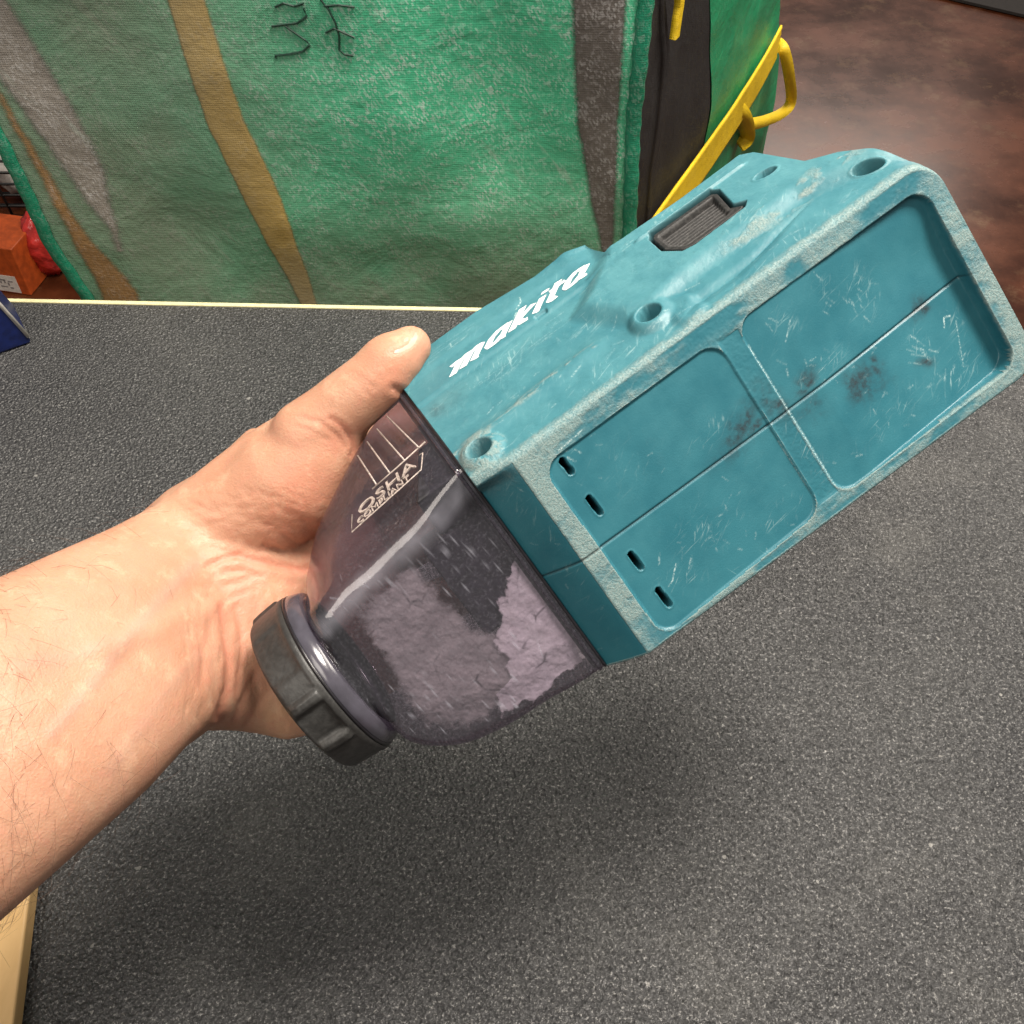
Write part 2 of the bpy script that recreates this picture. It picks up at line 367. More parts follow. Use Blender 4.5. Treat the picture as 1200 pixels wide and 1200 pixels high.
# pale wooden board at the lower left
p = [onz(46, 1050, ZT+.004), onz(20, 1230, ZT+.004), onz(-160, 1230, ZT+.004), onz(-160, 1050, ZT+.004), onz(60, 900, ZT+.004), onz(-160, 900, ZT+.004)]
mb = MB()
q = [p[1], p[4], p[5], p[2]]
mb.hexa([(*w[:2], ZT+.0005) for w in q] + [(*w[:2], ZT+.0125) for w in q])
bd = mb.build('wooden_board', M['wood'], bevel=.0015)
tag(bd, 'pale wooden board lying on the black mat under the forearm', 'board')

# dark blue box corner on the mat at the far left
bx = empty('blue_box', onz(37, 401, ZT), 'dark blue box corner with a worn white edge standing on the mat', 'box')
B0, B1 = onz(37, 402, ZT+.0006), onz(-90, 446, ZT+.0006)
dirb = (B1-B0)/np.linalg.norm(B1-B0); back = np.array([-dirb[1], dirb[0], 0]); back = back if back[1] > 0 else -back
T0 = B0+np.array([0, 0, .006]); 
Tq = onpl(-80, 268, B0, np.array([back[0], back[1], .0]))
th = back*.05
P8 = [B0, B1, B1+th, B0+th, T0, Tq, Tq+th, T0+th]
inv = -np.array(bx.location)
mb = MB(); mb.hexa([w+inv for w in P8]); mb.build('carton', M['blue'], bx, bevel=.002)
mb = MB(); mb.tube([T0+inv+np.array([0,0,.0008]), (T0+Tq)/2+inv+np.array([0,0,.001]), Tq+inv], .0016, 6); mb.build('worn_edge', M['white'], bx, smooth=True)

# ------------------------------------------------------------------ the green bag behind the counter
YB = 0.80
def prof(pts):
    Q = np.array([ony(px, py, YB) for px, py in pts]); o = np.argsort(Q[:, 2]); zz, xx = Q[o, 2], Q[o, 0]
    def f(z):
        return np.interp(z, zz, xx) + np.where(z > zz[-1], (z-zz[-1])*(xx[-1]-xx[-2])/(zz[-1]-zz[-2])*.6, 0)
    return f
xL = prof([(-190, -150), (-110, 0), (0, 165), (30, 225), (60, 290), (105, 350), (125, 400)])
xR = prof([(760, -60), (756, 0), (742, 140), (737, 285), (736, 340)])
def bulge(x, z):
    b = .010*(fbm(x*5+3, z*5, 11, 3)-.5)*2 + .005*np.sin(9*(x*.8+z)+2*fbm(x*3, z*3, 4)) + .003*np.sin(34*(x+.4*z))*fbm(x*6, z*6, 9, 2)
    return b
Z0, Z1 = .012, 1.30
bag = empty('woven_bag', (.05, 1.0, 0), 'big worn green woven bag with yellow and grey stripes standing behind the counter', 'bag')
BI = np.array([-.05, -1.0, 0])
def bagstrip(name, fa_, fb_, z0, z1, off, mat, ns=60, nz=160, amp=1., edge=0, fade=0):
    z = np.linspace(z0, z1, nz)[:, None]; s = np.linspace(0, 1, ns)[None, :]
    za = z+0*s
    xa, xb = fa_(z), fb_(z)
    jit = edge*(fbm(z*60, z*0+1.3, 21, 3)-.5)
    x = (xa+jit)*(1-s)+(xb+jit*.7)*s
    y = YB - off + amp*bulge(x, za)
    if edge:
        y = y + .0016*((2*s-1)**6)
    ee = np.minimum(s, 1-s)*np.abs(xb-xa)
    return grid(name, np.stack([x, y, za], -1)+BI, mat, bag, dict(fray=(1-sst(0, fade, ee)) if fade else 0*ee), flip=True)
bagstrip('front_panel', xL, xR, Z0, Z1, 0, M['green'], 260, 300)
bagstrip('yellow_stripe', prof([(160,-80),(188,0),(240,150),(300,270),(345,352),(370,400)]), prof([(215,-80),(242,0),(290,140),(335,235),(374,355),(395,400)]), .45, Z1, .0009, M['yellow_print'], 30, 200, 1, .003, .008)
bagstrip('grey_stripe', prof([(655,-80),(661,0),(669,150),(686,240),(700,300)]), prof([(745,-80),(742,0),(733,140),(727,280),(726,330)]), .3, Z1, .0009, M['grey_print'], 34, 200, 1, .003, .014)
bagstrip('silver_stripe', prof([(-100,-60),(-30,75),(18,140),(70,215),(118,275)]), prof([(-25,-60),(52,60),(102,140),(130,200),(148,275)]), .872, Z1, .0009, M['silver_print'], 24, 120, 1.0, .006, .022)
bagstrip('tan_stripe', prof([(-120,-60),(-20,105),(30,195),(70,270),(112,345)]), prof([(-100,-60),(2,100),(58,195),(102,268),(170,345)]), .80, Z1, .0011, M['tan_print'], 24, 120, 1.0, .006, .016)
# bindings
def binding(name, f0, w, z0, z1):
    z = np.linspace(z0, z1, 170)[:, None]; a_ = np.linspace(0, 2*np.pi, 13)[None, :-1]
    x = f0(z)+w/2*np.cos(a_)+.0006*np.sin(z*1900); y = YB - .0015 + .004*np.sin(a_) + bulge(f0(z), z)
    return grid(name, np.stack([x, y, z+0*a_], -1)+BI, M['green_trim'], bag, wrap=True)
binding('seam_binding', xL, .013, Z0, Z1)
binding('seam_binding', xR, .013, Z0, Z1)
# side panel: turns away to the right
C0 = np.array([float(xR(np.array(1.0))), YB, 1.0]); az = math.radians(26)
sd = np.array([math.sin(az), math.cos(az), 0]); sn = np.array([math.cos(az), -math.sin(az), 0])
def sl(px, py, off=0.0): q = onpl(px, py, C0+sn*off, sn); return q
def lprof(pts):
    Q = np.array([sl(px, py) for px, py in pts]); L = (Q-C0)@sd; o = np.argsort(Q[:, 2]); return lambda z: np.interp(z, Q[o, 2], L[o])
l0 = lprof([(760, 0), (748, 140), (738, 285), (736, 330)])
l1 = lprof([(832, 0), (830, 120), (822, 190), (815, 300)])
l2 = lprof([(917, -60), (916, 0), (913, 80), (893, 180), (888, 260)])
lz = lprof([(772, 0), (775, 60), (766, 140), (755, 285)])
def sidestrip(name, fa_, fb_, z0, z1, off, mat, ns=24, nz=140, amp=.006):
    z = np.linspace(z0, z1, nz)[:, None]; s = np.linspace(0, 1, ns)[None, :]; L = fa_(z)*(1-s)+fb_(z)*s; zz = z+0*s
    o = off + amp*(fbm(L*14, zz*10, 31, 3)-.5)
    X = C0*np.array([1, 1, 0]) + L[..., None]*sd + o[..., None]*sn; X[..., 2] = zz
    return grid(name, X+BI, mat, bag)
sidestrip('zipper_panel', l0, l1, Z0, Z1, 0, M['black_fabric'], 24, 140, .008)
sidestrip('side_panel', l1, l2, Z0, Z1, .0008, M['green_clean'], 30, 160, .010)
zz_ = lambda z: lz(z)+.006
sidestrip('zipper_tape', lz, zz_, .5, Z1, .004, M['black_fabric'], 4, 120, .008)
# back, far side and top close the bag
mb = MB()
cl = C0+sd*float(l2(np.array(1.0))); xl0 = float(xL(np.array(1.0)))
pts = [(xl0+.16, YB+.03), (C0[0], YB+.02), (cl[0]-.01, cl[1]), (cl[0]-.12, cl[1]+.03), (xl0+.2, YB+.36)]
n = len(pts)
mb.add([(x, y, Z0) for x, y in pts]+[(x, y, Z1-.01) for x, y in pts], [tuple(range(n))[::-1], tuple(range(n, 2*n))]+[(i, (i+1) % n, n+(i+1) % n, n+i) for i in range(2, n)])
o = mb.build('back_panel', M['green_clean'], bag); o.location = BI
# yellow webbing and loop handle on the side
def ribbon(name, pts, w, off, mat, parent, inv, wdir=None, thick=.0022):
    P = [np.array(q) for q in pts]
    # resample smoothly (Catmull-Rom)
    R = []
    for i in range(len(P)-1):
        p0, p1, p2, p3 = P[max(i-1, 0)], P[i], P[i+1], P[min(i+2, len(P)-1)]
        for t in np.linspace(0, 1, 8, endpoint=False):
            R.append(.5*((2*p1)+(-p0+p2)*t+(2*p0-5*p1+4*p2-p3)*t*t+(-p0+3*p1-3*p2+p3)*t**3))
    R.append(P[-1]); R = np.array(R); d = np.gradient(R, axis=0); d /= np.linalg.norm(d, axis=1)[:, None]
    if wdir is None: s = np.cross(d, off)
    else: s = np.tile(np.array(wdir, float), (len(R), 1))
    s /= np.linalg.norm(s, axis=1)[:, None]; nn = np.cross(s, d); nn /= np.linalg.norm(nn, axis=1)[:, None]
    wv_ = w*(1+.10*(fbm(np.linspace(0, 9, len(R)), np.full(len(R), w*900), 17, 3)-.5))[:, None]
    ring = [R+s*wv_*k+nn*(thick/2+(.0007 if i % 2 else 0)) for i, k in enumerate(np.linspace(.5, -.5, 13))]+[R-s*wv_/2-nn*thick/2, R+s*wv_/2-nn*thick/2]
    return grid(name, np.stack(ring, 1)+inv, mat, parent, wrap=True, smooth=False)
ribbon('webbing', [sl(757, 288, .014), sl(775, 262, .014), sl(803, 222, .013), sl(838, 172, .012), sl(866, 130, .012), sl(894, 84, .010), sl(912, 50, .008)], .046, sn, M['yellow'], bag, BI)
vd = sd*.5+np.array([0, 0, 1])
h = [sl(911, 50, .004), sl(919, 60, .016), sl(925, 90, .024), sl(927, 118, .026), sl(917, 132, .022), sl(895, 142, .014), sl(872, 146, .008), sl(864, 138, .006)]
ribbon('loop_handle', h, .014, ray(890, 100), M['yellow'], bag, BI)
ribbon('loop_handle', [sl(862, 124, .006), sl(872, 138, .014), sl(876, 160, .012), sl(866, 170, .006)], .018, ray(870, 150), M['yellow'], bag, BI)
ribbon('zip_cord', [sl(797, -40, .012), sl(796, 0, .012), sl(793, 22, .012), sl(790, 44, .012)], .010, sn, M['yellow'], bag, BI, thick=.005)
# marker writing on the front
mb = MB()
for st in ([(322,8),(332,3),(345,6),(356,2)], [(318,31),(334,28),(348,26),(360,17),(356,8)], [(334,30),(346,38),(358,46),(363,52),(354,60),(340,63),(322,65),(323,68)],
           [(376,-4),(386,8),(394,24),(398,40),(398,56),(404,61),(414,62)], [(382,36),(392,30),(402,34),(416,40)], [(380,4),(398,2),(416,4)]):
    P = []
    for px, py in st:
        q = ony(px, py, YB); q[1] = YB + float(bulge(np.array(q[0]), np.array(q[2]))) - .0008; P.append(q+BI)
    mb.tube(P, .0008, 5)
mb.build('marker_writing', M['ink'], bag)

# ------------------------------------------------------------------ things on the floor at the left, past the bag
ob = onz(22, 345, 0.0)
ox = empty('orange_box', (ob[0], ob[1], 0), 'orange carton with a white printed label standing on the floor', 'box')
ox.rotation_euler = (0, 0, math.radians(-12))
mb = MB(); mb.box((-.16, 0, 0.001), (.032, .12, .125)); mb.build('carton', M['orange'], ox, bevel=.003)
mb = MB(); mb.box((-.055, -.0012, .006), (.010, -.0002, .05)); lab = mb.build('paper_label', M['white'], ox)
mb = MB()
for i, (x, z, w, hh) in enumerate([(-.032, .036, .014, .004), (-.032, .028, .004, .006), (-.022, .030, .004, .008), (-.012, .034, .012, .003), (-.014, .024, .004, .008), (-.034, .018, .016, .003), (-.012, .016, .008, .004)]):
    mb.box((x, -.0018, z), (x+w, -.0012, z+hh))
mb.build('label_print', M['grey_ink'], lab)
def crumple(name, c, sx, sy, sz, mat, seed, label, cat):
    th_, ph = np.meshgrid(np.linspace(0.02, np.pi-.02, 26), np.linspace(0, 2*np.pi, 37)[:-1], indexing='ij')
    r = 1+.35*(fbm(th_*2.2+seed, np.cos(ph)*2+3, seed, 4)-.5)+.25*(fbm(th_*4, np.sin(ph)*4+9, seed+3, 3)-.5)
    X = np.stack([sx*r*np.sin(th_)*np.cos(ph), sy*r*np.sin(th_)*np.sin(ph), sz*(r*np.cos(th_)+1)], -1)
    o = grid(name, X, mat, wrap=True); o.location = c; tag(o, label, cat); return o
rb = onz(62, 326, 0.0)
crumple('red_bag', (rb[0]+.0, rb[1]+.03, 0.0), .055, .05, .075, M['red'], 5, 'crumpled red and white plastic bag beside the orange carton', 'plastic bag')
wb = onz(10, 272, 0.0); 
bk = empty('wire_basket', (wb[0]-.05, wb[1]+.05, 0), 'black wire basket holding white packages on the floor behind the orange carton', 'basket')
mb = MB()
for i in range(13): mb.tube([(-.3+.05*i, -.0, 0.01), (-.3+.05*i, -.02, .17)], .0035, 5)
for k in range(6): mb.tube([(-.31, -.004*k, .01+.032*k), (.31, -.004*k, .01+.032*k)], .0035, 5)
for sx in (-.31, .31):
    for k in range(6): mb.tube([(sx, -.004*k, .01+.032*k), (sx, .3, .01+.032*k)], .0035, 5)
    for i in range(6): mb.tube([(sx, .06*i, .01), (sx, .06*i, .17)], .0035, 5)
for k in range(6): mb.tube([(-.31, .30, .01+.032*k), (.31, .30, .01+.032*k)], .0035, 5)
for i in range(7): mb.tube([(-.31, .05*i, .01), (.31, .05*i, .01)], .0035, 5)
mb.build('wire_frame', M['wire'], bk, smooth=True)
for i, (x, y) in enumerate([(-.12, .1), (.08, .1), (.2, .16)]):
    crumple('white_package', (wb[0]-.05+x, wb[1]+.05+y, .02), .09, .07, .07, M['white'], 11+i, ['white wrapped package at the left inside the wire basket', 'white wrapped package in the middle of the wire basket', 'white wrapped package at the right inside the wire basket'][i], 'package')
bb = onz(2, 190, 0.0)
mb = MB(); mb.box((-.45, 0, 0.002), (.02, .3, .42)); mb.box((-.47, -.012, .40), (.035, .312, .43))
o = mb.build('blue_bin', M['blue'], bevel=.008); o.location = (bb[0]+.01, bb[1]+.12, 0); tag(o, 'dark blue plastic bin standing on the floor behind the wire basket', 'bin')
# dark flat patch on the floor at the upper right
fm = [onz(1085, -5, 0), onz(1200, 22, 0), onz(1420, 70, 0), onz(1500, -180, 0), onz(1100, -160, 0)]
mb = MB(); n = len(fm)
mb.add([(w[0], w[1], .004) for w in fm]+[(w[0], w[1], .012) for w in fm], [tuple(range(n))[::-1], tuple(range(n, 2*n))]+[(i, (i+1) % n, n+(i+1) % n, n+i) for i in range(n)])
o = mb.build('floor_patch', M['darkpatch']); tag(o, 'dark flat patch on the brown floor in the far corner', 'mat')

# ------------------------------------------------------------------ the dust box (local axes: u along, v across, w into the body; units of S)
S = .000825
RT = np.array([[0.80728884, 0.56791049, -0.16050671], [0.5897484, -0.78643376, 0.18362672], [-0.02194435, -0.24289837, -0.9698035]])
tool = empty('dust_box', (0, 0, 0), 'scuffed teal dust collection box with smoky clear cup, held above the mat', 'dust box')
TW = np.eye(4); TW[:3, :3] = CR @ RT; TW[:3, 3] = CO + CR @ (np.array([-.0093333, .0146667, -.4])*.825)
tool.matrix_world = Matrix(TW.tolist())
DT, NT_ = np.array([0, -.4472, .8944]), np.array([0, -.8944, -.4472])   # along the sloping top, its outward normal

cols = np.concatenate([np.linspace(-6.5, 12, 48)[:-1], np.arange(12, 200, .46), 200+15.5*np.sin(np.linspace(0, np.pi/2, 44))])
def tmax_f(u): return np.interp(u, [-7, 14, 42, 73, 91, 100.5, 102.2, 110, 142, 176, 180.5, 183.5, 186.5, 197, 204, 210.5, 215.5], [99, 101.3, 101.4, 96, 97.5, 94.5, 76.5, 75.5, 73.6, 74.4, 69.5, 55, 40.3, 31.2, 21, 7, 3.5])
def arc(u, r, uR): x = np.clip(u-(uR-r), 0, r); return r-np.sqrt(np.maximum(r*r-x*x, 0))
NV, NTp = 232, 210
U = cols[:, None]
ramp = 15*np.clip((11-U)/17.5, 0, 1)
vt = arc(U, 13, 215.6)+.6; vb = 102-arc(U, 12, 215.6)-.6*np.clip((U-100)/100, 0, 1)
def w0(u_, v_): return 15*np.clip((11-u_)/17.5, 0, 1)**1.15*(.22+.78*sst(1, 8, v_))
# rim face
s = np.linspace(0, 1, NV)[None, :]
Vr = (vb-1.8)*(1-s)+(vt+1.8)*s; Ur = U+0*s
r1 = rbox_sd(Ur, Vr, 18.6+(Vr-10)*.010, 104.5, 10.4, 95.6+(104-Ur)*.05, 8.5)
r2 = rbox_sd(Ur, Vr, 113.8, 207.2, 9.6, 95.8-(Ur-113)*.012, 8.5)
edge_n = 1.0*(fbm(Ur*.35, Vr*.35, 51, 4)-.5)
d2 = .9+7.5*np.clip((Ur-128)/75, 0, 1)**1.2
d2 = d2*(.45+.55*sst(9, 40, Vr)*.9+.25*sst(60, 20, Vr)*0)
d2 = np.maximum(d2, 1.0)
hr = 1.1*(1-sst(-.9, .25, r1+edge_n*.25)) + d2*(1-sst(-.7, .3, r2+edge_n*.25))
divider = (Ur > 104) & (Ur < 114.2)
hr = hr + .5*(1-sst(-.5, 2, np.maximum(np.abs(Ur-109.3)-4, np.abs(Vr-52)-40)))
seamv = 51.6+.45*np.sin(Ur*.02)
grv = np.exp(-((Vr-seamv)/.42)**2)
grv = grv*sst(208.5, 206.5, Ur)
hr = hr + .9*grv
cav = np.zeros_like(hr)
SLOTS = [((26.9, 13.4), (27.4, 19.2)), ((27.2, 32.4), (27.6, 39.8)), ((28.1, 62.0), (28.5, 69.0)), ((28.9, 81.5), (29.4, 89.6))]
for a_, b_ in SLOTS:
    ds = pl_dist(Ur, Vr, [a_, b_]); hr = hr + 20*(1-sst(.85, 1.35, ds)) - .25*np.exp(-((ds-1.6)/.45)**2); cav = np.maximum(cav, (1-sst(.9, 1.3, ds)))  # slot insides blackened in colour as painted shade
cav = np.maximum(cav, .75*np.exp(-((Vr-seamv)/.34)**2)*sst(208, 206.5, Ur))
wr = w0(Ur, Vr)+hr
rough = .22*(fbm(Ur*1.2, Vr*1.2, 61, 3)-.5)
band = (np.minimum(r1, r2) > -.2).astype(float)*(Ur > 10.3)
wr = wr + rough*band
Pr = np.stack([Ur, Vr, wr], -1)
# wear, grime, scratch fields on the rim face
wearr = band*(.30+.55*sst(.35, .65, fbm(Ur*.055, Vr*.11, 71, 4))+.35*sst(12, 0, Ur-10)-.18*sst(9, 5, Vr)*sst(30, 60, Ur))
dv = np.maximum(np.abs(Ur-109.3)-3.2, 0); wearr = np.where((Ur > 104.2) & (Ur < 114) & (Vr > 12) & (Vr < 93), .04+.16*fbm(Ur*.3, Vr*.3, 72), wearr)
wearr = wearr + .35*sst(206, 212, Ur)*(np.abs(wr) < 2)
lip = np.maximum(np.exp(-((r1-.1)/.5)**2), np.exp(-((r2-.2)/.55)**2)); wearr = wearr + .45*lip*(Vr > 45)*fbm(Ur*.4, Vr*.4, 73)*1.6 + .3*lip*fbm(Ur*.4, Vr*.4, 79)
wearr = np.where(Ur < 10.3, .05+.30*np.exp(-((Vr-4)/6.)**2)+.15*fbm(Ur*.3, Vr*.3, 74), wearr)
insd = np.minimum(r1, r2) < 0
wearr = wearr*(~insd)+insd*(.02+.16*sst(.55, .75, fbm(Ur*.10+4, Vr*.10, 75)))
gr = np.zeros_like(hr)
for (gu, gv, su, sv, k, ang) in [(94, 45, 7, 3.0, 1.0, -.5), (99, 49.5, 4, 1.3, .9, -.3), (109, 43, 3.2, 7, .45, 0), (126, 47, 5, 3, .75, -.5), (123, 57, 5, 4, .45, 0), (143, 61, 3, 5, .9, .2), (149, 60, 2.5, 6, 1., .2), (156, 61, 2, 5, .8, -.1), (152, 67, 6, 2, .5, 0), (184, 52.5, 4.5, 2.2, .95, 0), (186, 50, 2.5, 3, .5, 0), (175, 72, 3, 1.4, .8, .6), (88, 52, 8, 3, .4, 0), (112, 48, 3, 5, .6, 0)]:
    su, sv = su*1.3, sv*1.3; a_ = (Ur-gu)*math.cos(ang)+(Vr-gv)*math.sin(ang); b_ = -(Ur-gu)*math.sin(ang)+(Vr-gv)*math.cos(ang)
    gr = np.maximum(gr, k*np.exp(-(a_/su)**2-(b_/sv)**2))
gr = np.clip(gr*(.45+1.3*sst(.35, .65, fbm(Ur*.3, Vr*.3, 81, 4))), 0, .95)
def strokes(Ux, Vx, lst, g):
    for u0, v0, u1, v1, wd, k in lst:
        m = (Ux > min(u0, u1)-2) & (Ux < max(u0, u1)+2) & (Vx > min(v0, v1)-2) & (Vx < max(v0, v1)+2)
        if m.any():
            d = pl_dist(Ux[m], Vx[m], [(u0, v0), (u1, v1)]); g[m] = np.maximum(g[m], k*(1-sst(wd*.5, wd, d)))
    return g
def scatter(cu, cv, ru, rv, n, ang, spread, lmin, lmax, k):
    L = []
    for i in range(n):
        u, v = rng.normal(cu, ru), rng.normal(cv, rv); a_ = ang+rng.normal(0, spread); l = rng.uniform(lmin, lmax)
        L.append((u, v, u+l*math.cos(a_), v+l*math.sin(a_), rng.uniform(.28, .55), k*rng.uniform(.15, .8)*.75))
    return L
scr = np.zeros_like(hr)
L = []
for args in [(176, 64, 3.5, 4, 34, 1.15, .25, 2, 6, .9), (165, 30, 5, 6, 26, 1.2, .25, 2, 6, .6), (152, 22, 3, 6, 10, 1.2, .2, 2, 5, .5), (133, 45, 7, 4, 18, 0.2, .8, 1, 4, .6), (150, 80, 14, 6, 30, .5, 1, 1, 3, .5),
             (183, 83, 9, 5, 26, -.1, .7, 1, 4, .6), (60, 72, 14, 10, 26, .2, .8, 1, 5, .5), (45, 30, 14, 10, 16, .4, 1, .6, 3, .5), (40, 84, 6, 5, 10, -.6, .5, 2, 6, .7), (30, 14, 4, 3, 10, .6, .6, 2, 5, .8),
             (130, 20, 8, 6, 10, 1.2, .5, 2, 6, .45), (75, 84, 14, 6, 22, .4, .8, 1, 4, .5), (112, 70, 2.5, 14, 20, .9, .6, .8, 3, .5), (150, 55, 10, 5, 20, .3, .9, .8, 3, .45), (3, 60, 4, 26, 14, .5, 1, 1, 3, .4)]:
    L += scatter(*args)
L += [(190, 65, 192, 61.5, .45, .9), (192, 61.5, 195, 62.5, .4, .9), (196, 66, 189, 84, .22, .55), (114.3, 20, 114.3, 92, .35, .75), (104, 60, 104.2, 90, .2, .3), (41, 77, 36, 82, .35, .8), (36, 82, 33, 83, .3, .7), (128, 28, 134, 22, .3, .5), (28, 9, 40, 8, .4, .8)]
scr = strokes(Ur, Vr, [q for i, q in enumerate(L) if i % 5 < 2 or i >= len(L)-9], scr)
scuf = np.zeros_like(hr)
for (gu, gv, su, sv, k) in [(177, 66, 5, 7, 1.), (165, 30, 7, 9, .8), (152, 22, 4, 8, .7), (134, 45, 10, 4, .9), (185, 84, 12, 7, .8), (150, 80, 16, 6, .4), (60, 72, 14, 8, .6), (40, 84, 8, 6, .6), (85, 40, 9, 4, .6), (196, 66, 5, 8, .4), (45, 30, 12, 8, .35), (112, 70, 3, 20, .5), (4, 40, 4, 40, .35), (130, 22, 8, 8, .45), (90, 88, 14, 5, .5), (30, 14, 4, 3, .6)]:
    scuf = np.maximum(scuf, k*np.exp(-((Ur-gu)/su)**2-((Vr-gv)/sv)**2))
# top slope
s2 = np.linspace(0, 1, NTp)[None, :]
ts = w0(U, vt*0)/.8944+1.8; tm = np.maximum(tmax_f(U), ts+1.0)
T = ts*(1-s2)+tm*s2; Ut = U+0*s2
PAD = [(104, 90), (99.5, 76.3), (83.2, 61), (72, 52.4), (76.6, 41.4), (84, 27), (97, 21), (112, 25), (128, 26), (150, 25), (172, 26), (186, 20), (205, 12), (220, 5), (225, 95), (104, 95)]
pd = poly_sd(Ut, T, PAD)
ht = 4.2*(1-sst(-6.5, 4.5, pd))
ht = ht + 1.6*np.exp(-((T-(22+.06*Ut))/4.5)**2)*sst(78, 60, Ut)*sst(-8, 6, Ut)
ht = ht + 1.2*sst(66, 69, T)*sst(101, 88, Ut) + 1.2*sst(83, 88, T)*sst(101, 88, Ut)
ht = ht + 2.0*sst(-6, 20, Ut-88)*sst(92, 96, T)
ht = ht + 1.4*(1-sst(4, 9, pl_dist(Ut, T, [(103, 8), (103, 14)])))
ht = ht - 1.8*(1-sst(-5, 1, poly_sd(Ut, T, [(101, 6.5), (109, 15.5), (138, 15.5), (153, 19.7), (172, 20.0), (150, 12), (128, 7)])))
ht = ht + 1.2*np.exp(-((T-66)/1.0)**2)*sst(176, 170, Ut)*sst(112, 116, Ut)
HOLES = [(3.6, 13.9, 5.2, 1, 0), (91.5, 19.9, 5.2, 1, 0), (173, 50, 5.0, .5, -.19), (197.8, 14.3, 6.2, .45, -.47)]
cavt = np.zeros_like(ht)
for hu, hv, r, sq, an in HOLES:
    da_, db_ = (Ut-hu)*math.cos(an)+(T-hv)*math.sin(an), -(Ut-hu)*math.sin(an)+(T-hv)*math.cos(an)
    d = np.hypot(da_, db_/sq)
    boss = 1-sst(r+1.5, r+6, d); top_ = {3.6: 2.6, 91.5: 3.0}.get(hu, None)
    if top_: ht = np.maximum(ht, ht*(1-boss)+np.maximum(top_, ht)*boss)
    ht = ht*(1-(1-sst(r+.2, r+1.2, d))*.0) - 15*(1-sst(r-.9, r+.15, d)) + .35*np.exp(-((d-r-1)/.7)**2)
    cavt = np.maximum(cavt, .0*d)
lat = poly_sd(Ut, T, [(118.5, 62), (117.2, 49), (122.5, 40), (128, 38.6), (154, 39.2), (157, 42), (152.5, 46), (155.8, 61.5), (153.5, 64.8), (121, 65.2)])
ht = ht - 6.0*(1-sst(-.6, .5, lat)); cavt = np.maximum(cavt, .9*(1-sst(-.2, .8, lat)))
small = rbox_sd((Ut-62)*math.cos(.0), T-69.3, -3.2, 3.2, -1.3, 1.3, .8); ht = ht - 1.4*(1-sst(-.4, .4, small))
ht = ht + .12*(fbm(Ut*.8, T*.8, 91, 3)-.5)
v00 = vt-.6
Pt = np.stack([Ut, v00+0*s2, 0*Ut], -1) + T[..., None]*DT + ht[..., None]*NT_
weart = .10*fbm(Ut*.1, T*.1, 101) + .9*np.exp(-((T-ts)/2.2)**2)*(.5+.8*(fbm(Ut*.2, T*.4, 102)-.3)) + .75*np.exp(-((T-(24+.05*Ut))/3.0)**2)*sst(80, 60, Ut)*sst(.35, .65, fbm(Ut*.12, T*.35, 103))*1.2
dh = np.hypot(Ut-3.6, T-13.9); weart = weart + .9*np.exp(-((dh-8)/3)**2)*sst(.3, .6, fbm(Ut*.4, T*.4, 104)+.12*(Ut < 3))
weart = weart + .75*sst(.42, .62, fbm(Ut*.09+2, T*.2, 105))*np.exp(-((T-27)/7)**2)*sst(120, 150, Ut) + .45*np.exp(-(pd/1.8)**2)*sst(.45, .7, fbm(Ut*.15, T*.15, 106))*sst(100, 130, Ut) + .5*sst(205, 212, Ut)
weart = np.clip(weart, 0, 1.2)
fadet = .58+.6*(fbm(Ut*.05, T*.07, 107)-.3)+.35*np.exp(-((T-60)/6)**2)*sst(100, 70, Ut)+.25*sst(2, -4, pd)
fadet = np.clip(fadet, 0, 1)
scrt = np.zeros_like(ht); L = []
for args in [(18, 91, 8, 2.0, 26, 0, .06, 6, 22, .5), (40, 55, 20, 5, 40, 0, .12, 3, 14, .5), (70, 45, 10, 8, 24, .15, .3, 2, 8, .45), (60, 12, 30, 5, 50, 0.05, .25, 1.5, 7, .6), (140, 8, 30, 3, 30, 0, .2, 2, 6, .5), (30, 30, 14, 4, 30, .1, .4, 1, 4, .6), (135, 70, 20, 2, 16, 0, .1, 2, 8, .5), (2, 60, 4, 8, 8, .6, .5, 2, 6, .5), (80, 40, 6, 5, 8, 1.2, .5, 1, 4, .5)]:
    L += scatter(*args)
L += [(56, 84, 60, 86, .4, .9), (60, 86, 61, 89, .4, .9), (52, 79, 55, 82, .4, .8)]
scrt = strokes(Ut, T, [q for i, q in enumerate(L) if i % 5 < 2 or i >= len(L)-3], scrt)
scuft = .10+0*ht
for (gu, gv, su, sv, k) in [(18, 91, 14, 3, .8), (40, 55, 26, 7, .6), (70, 45, 12, 9, .6), (60, 10, 40, 6, .7), (150, 6, 40, 5, .7), (30, 28, 16, 5, .7), (135, 70, 24, 3, .6), (160, 33, 20, 5, .8), (20, 66, 14, 2, .8)]:
    scuft = np.maximum(scuft, k*np.exp(-((Ut-gu)/su)**2-((T-gv)/sv)**2))
grt = .5*np.exp(-((Ut+1)/3.5)**2-((T-57)/5)**2) + .25*np.exp(-((Ut-8)/9)**2-((T-60)/9)**2)
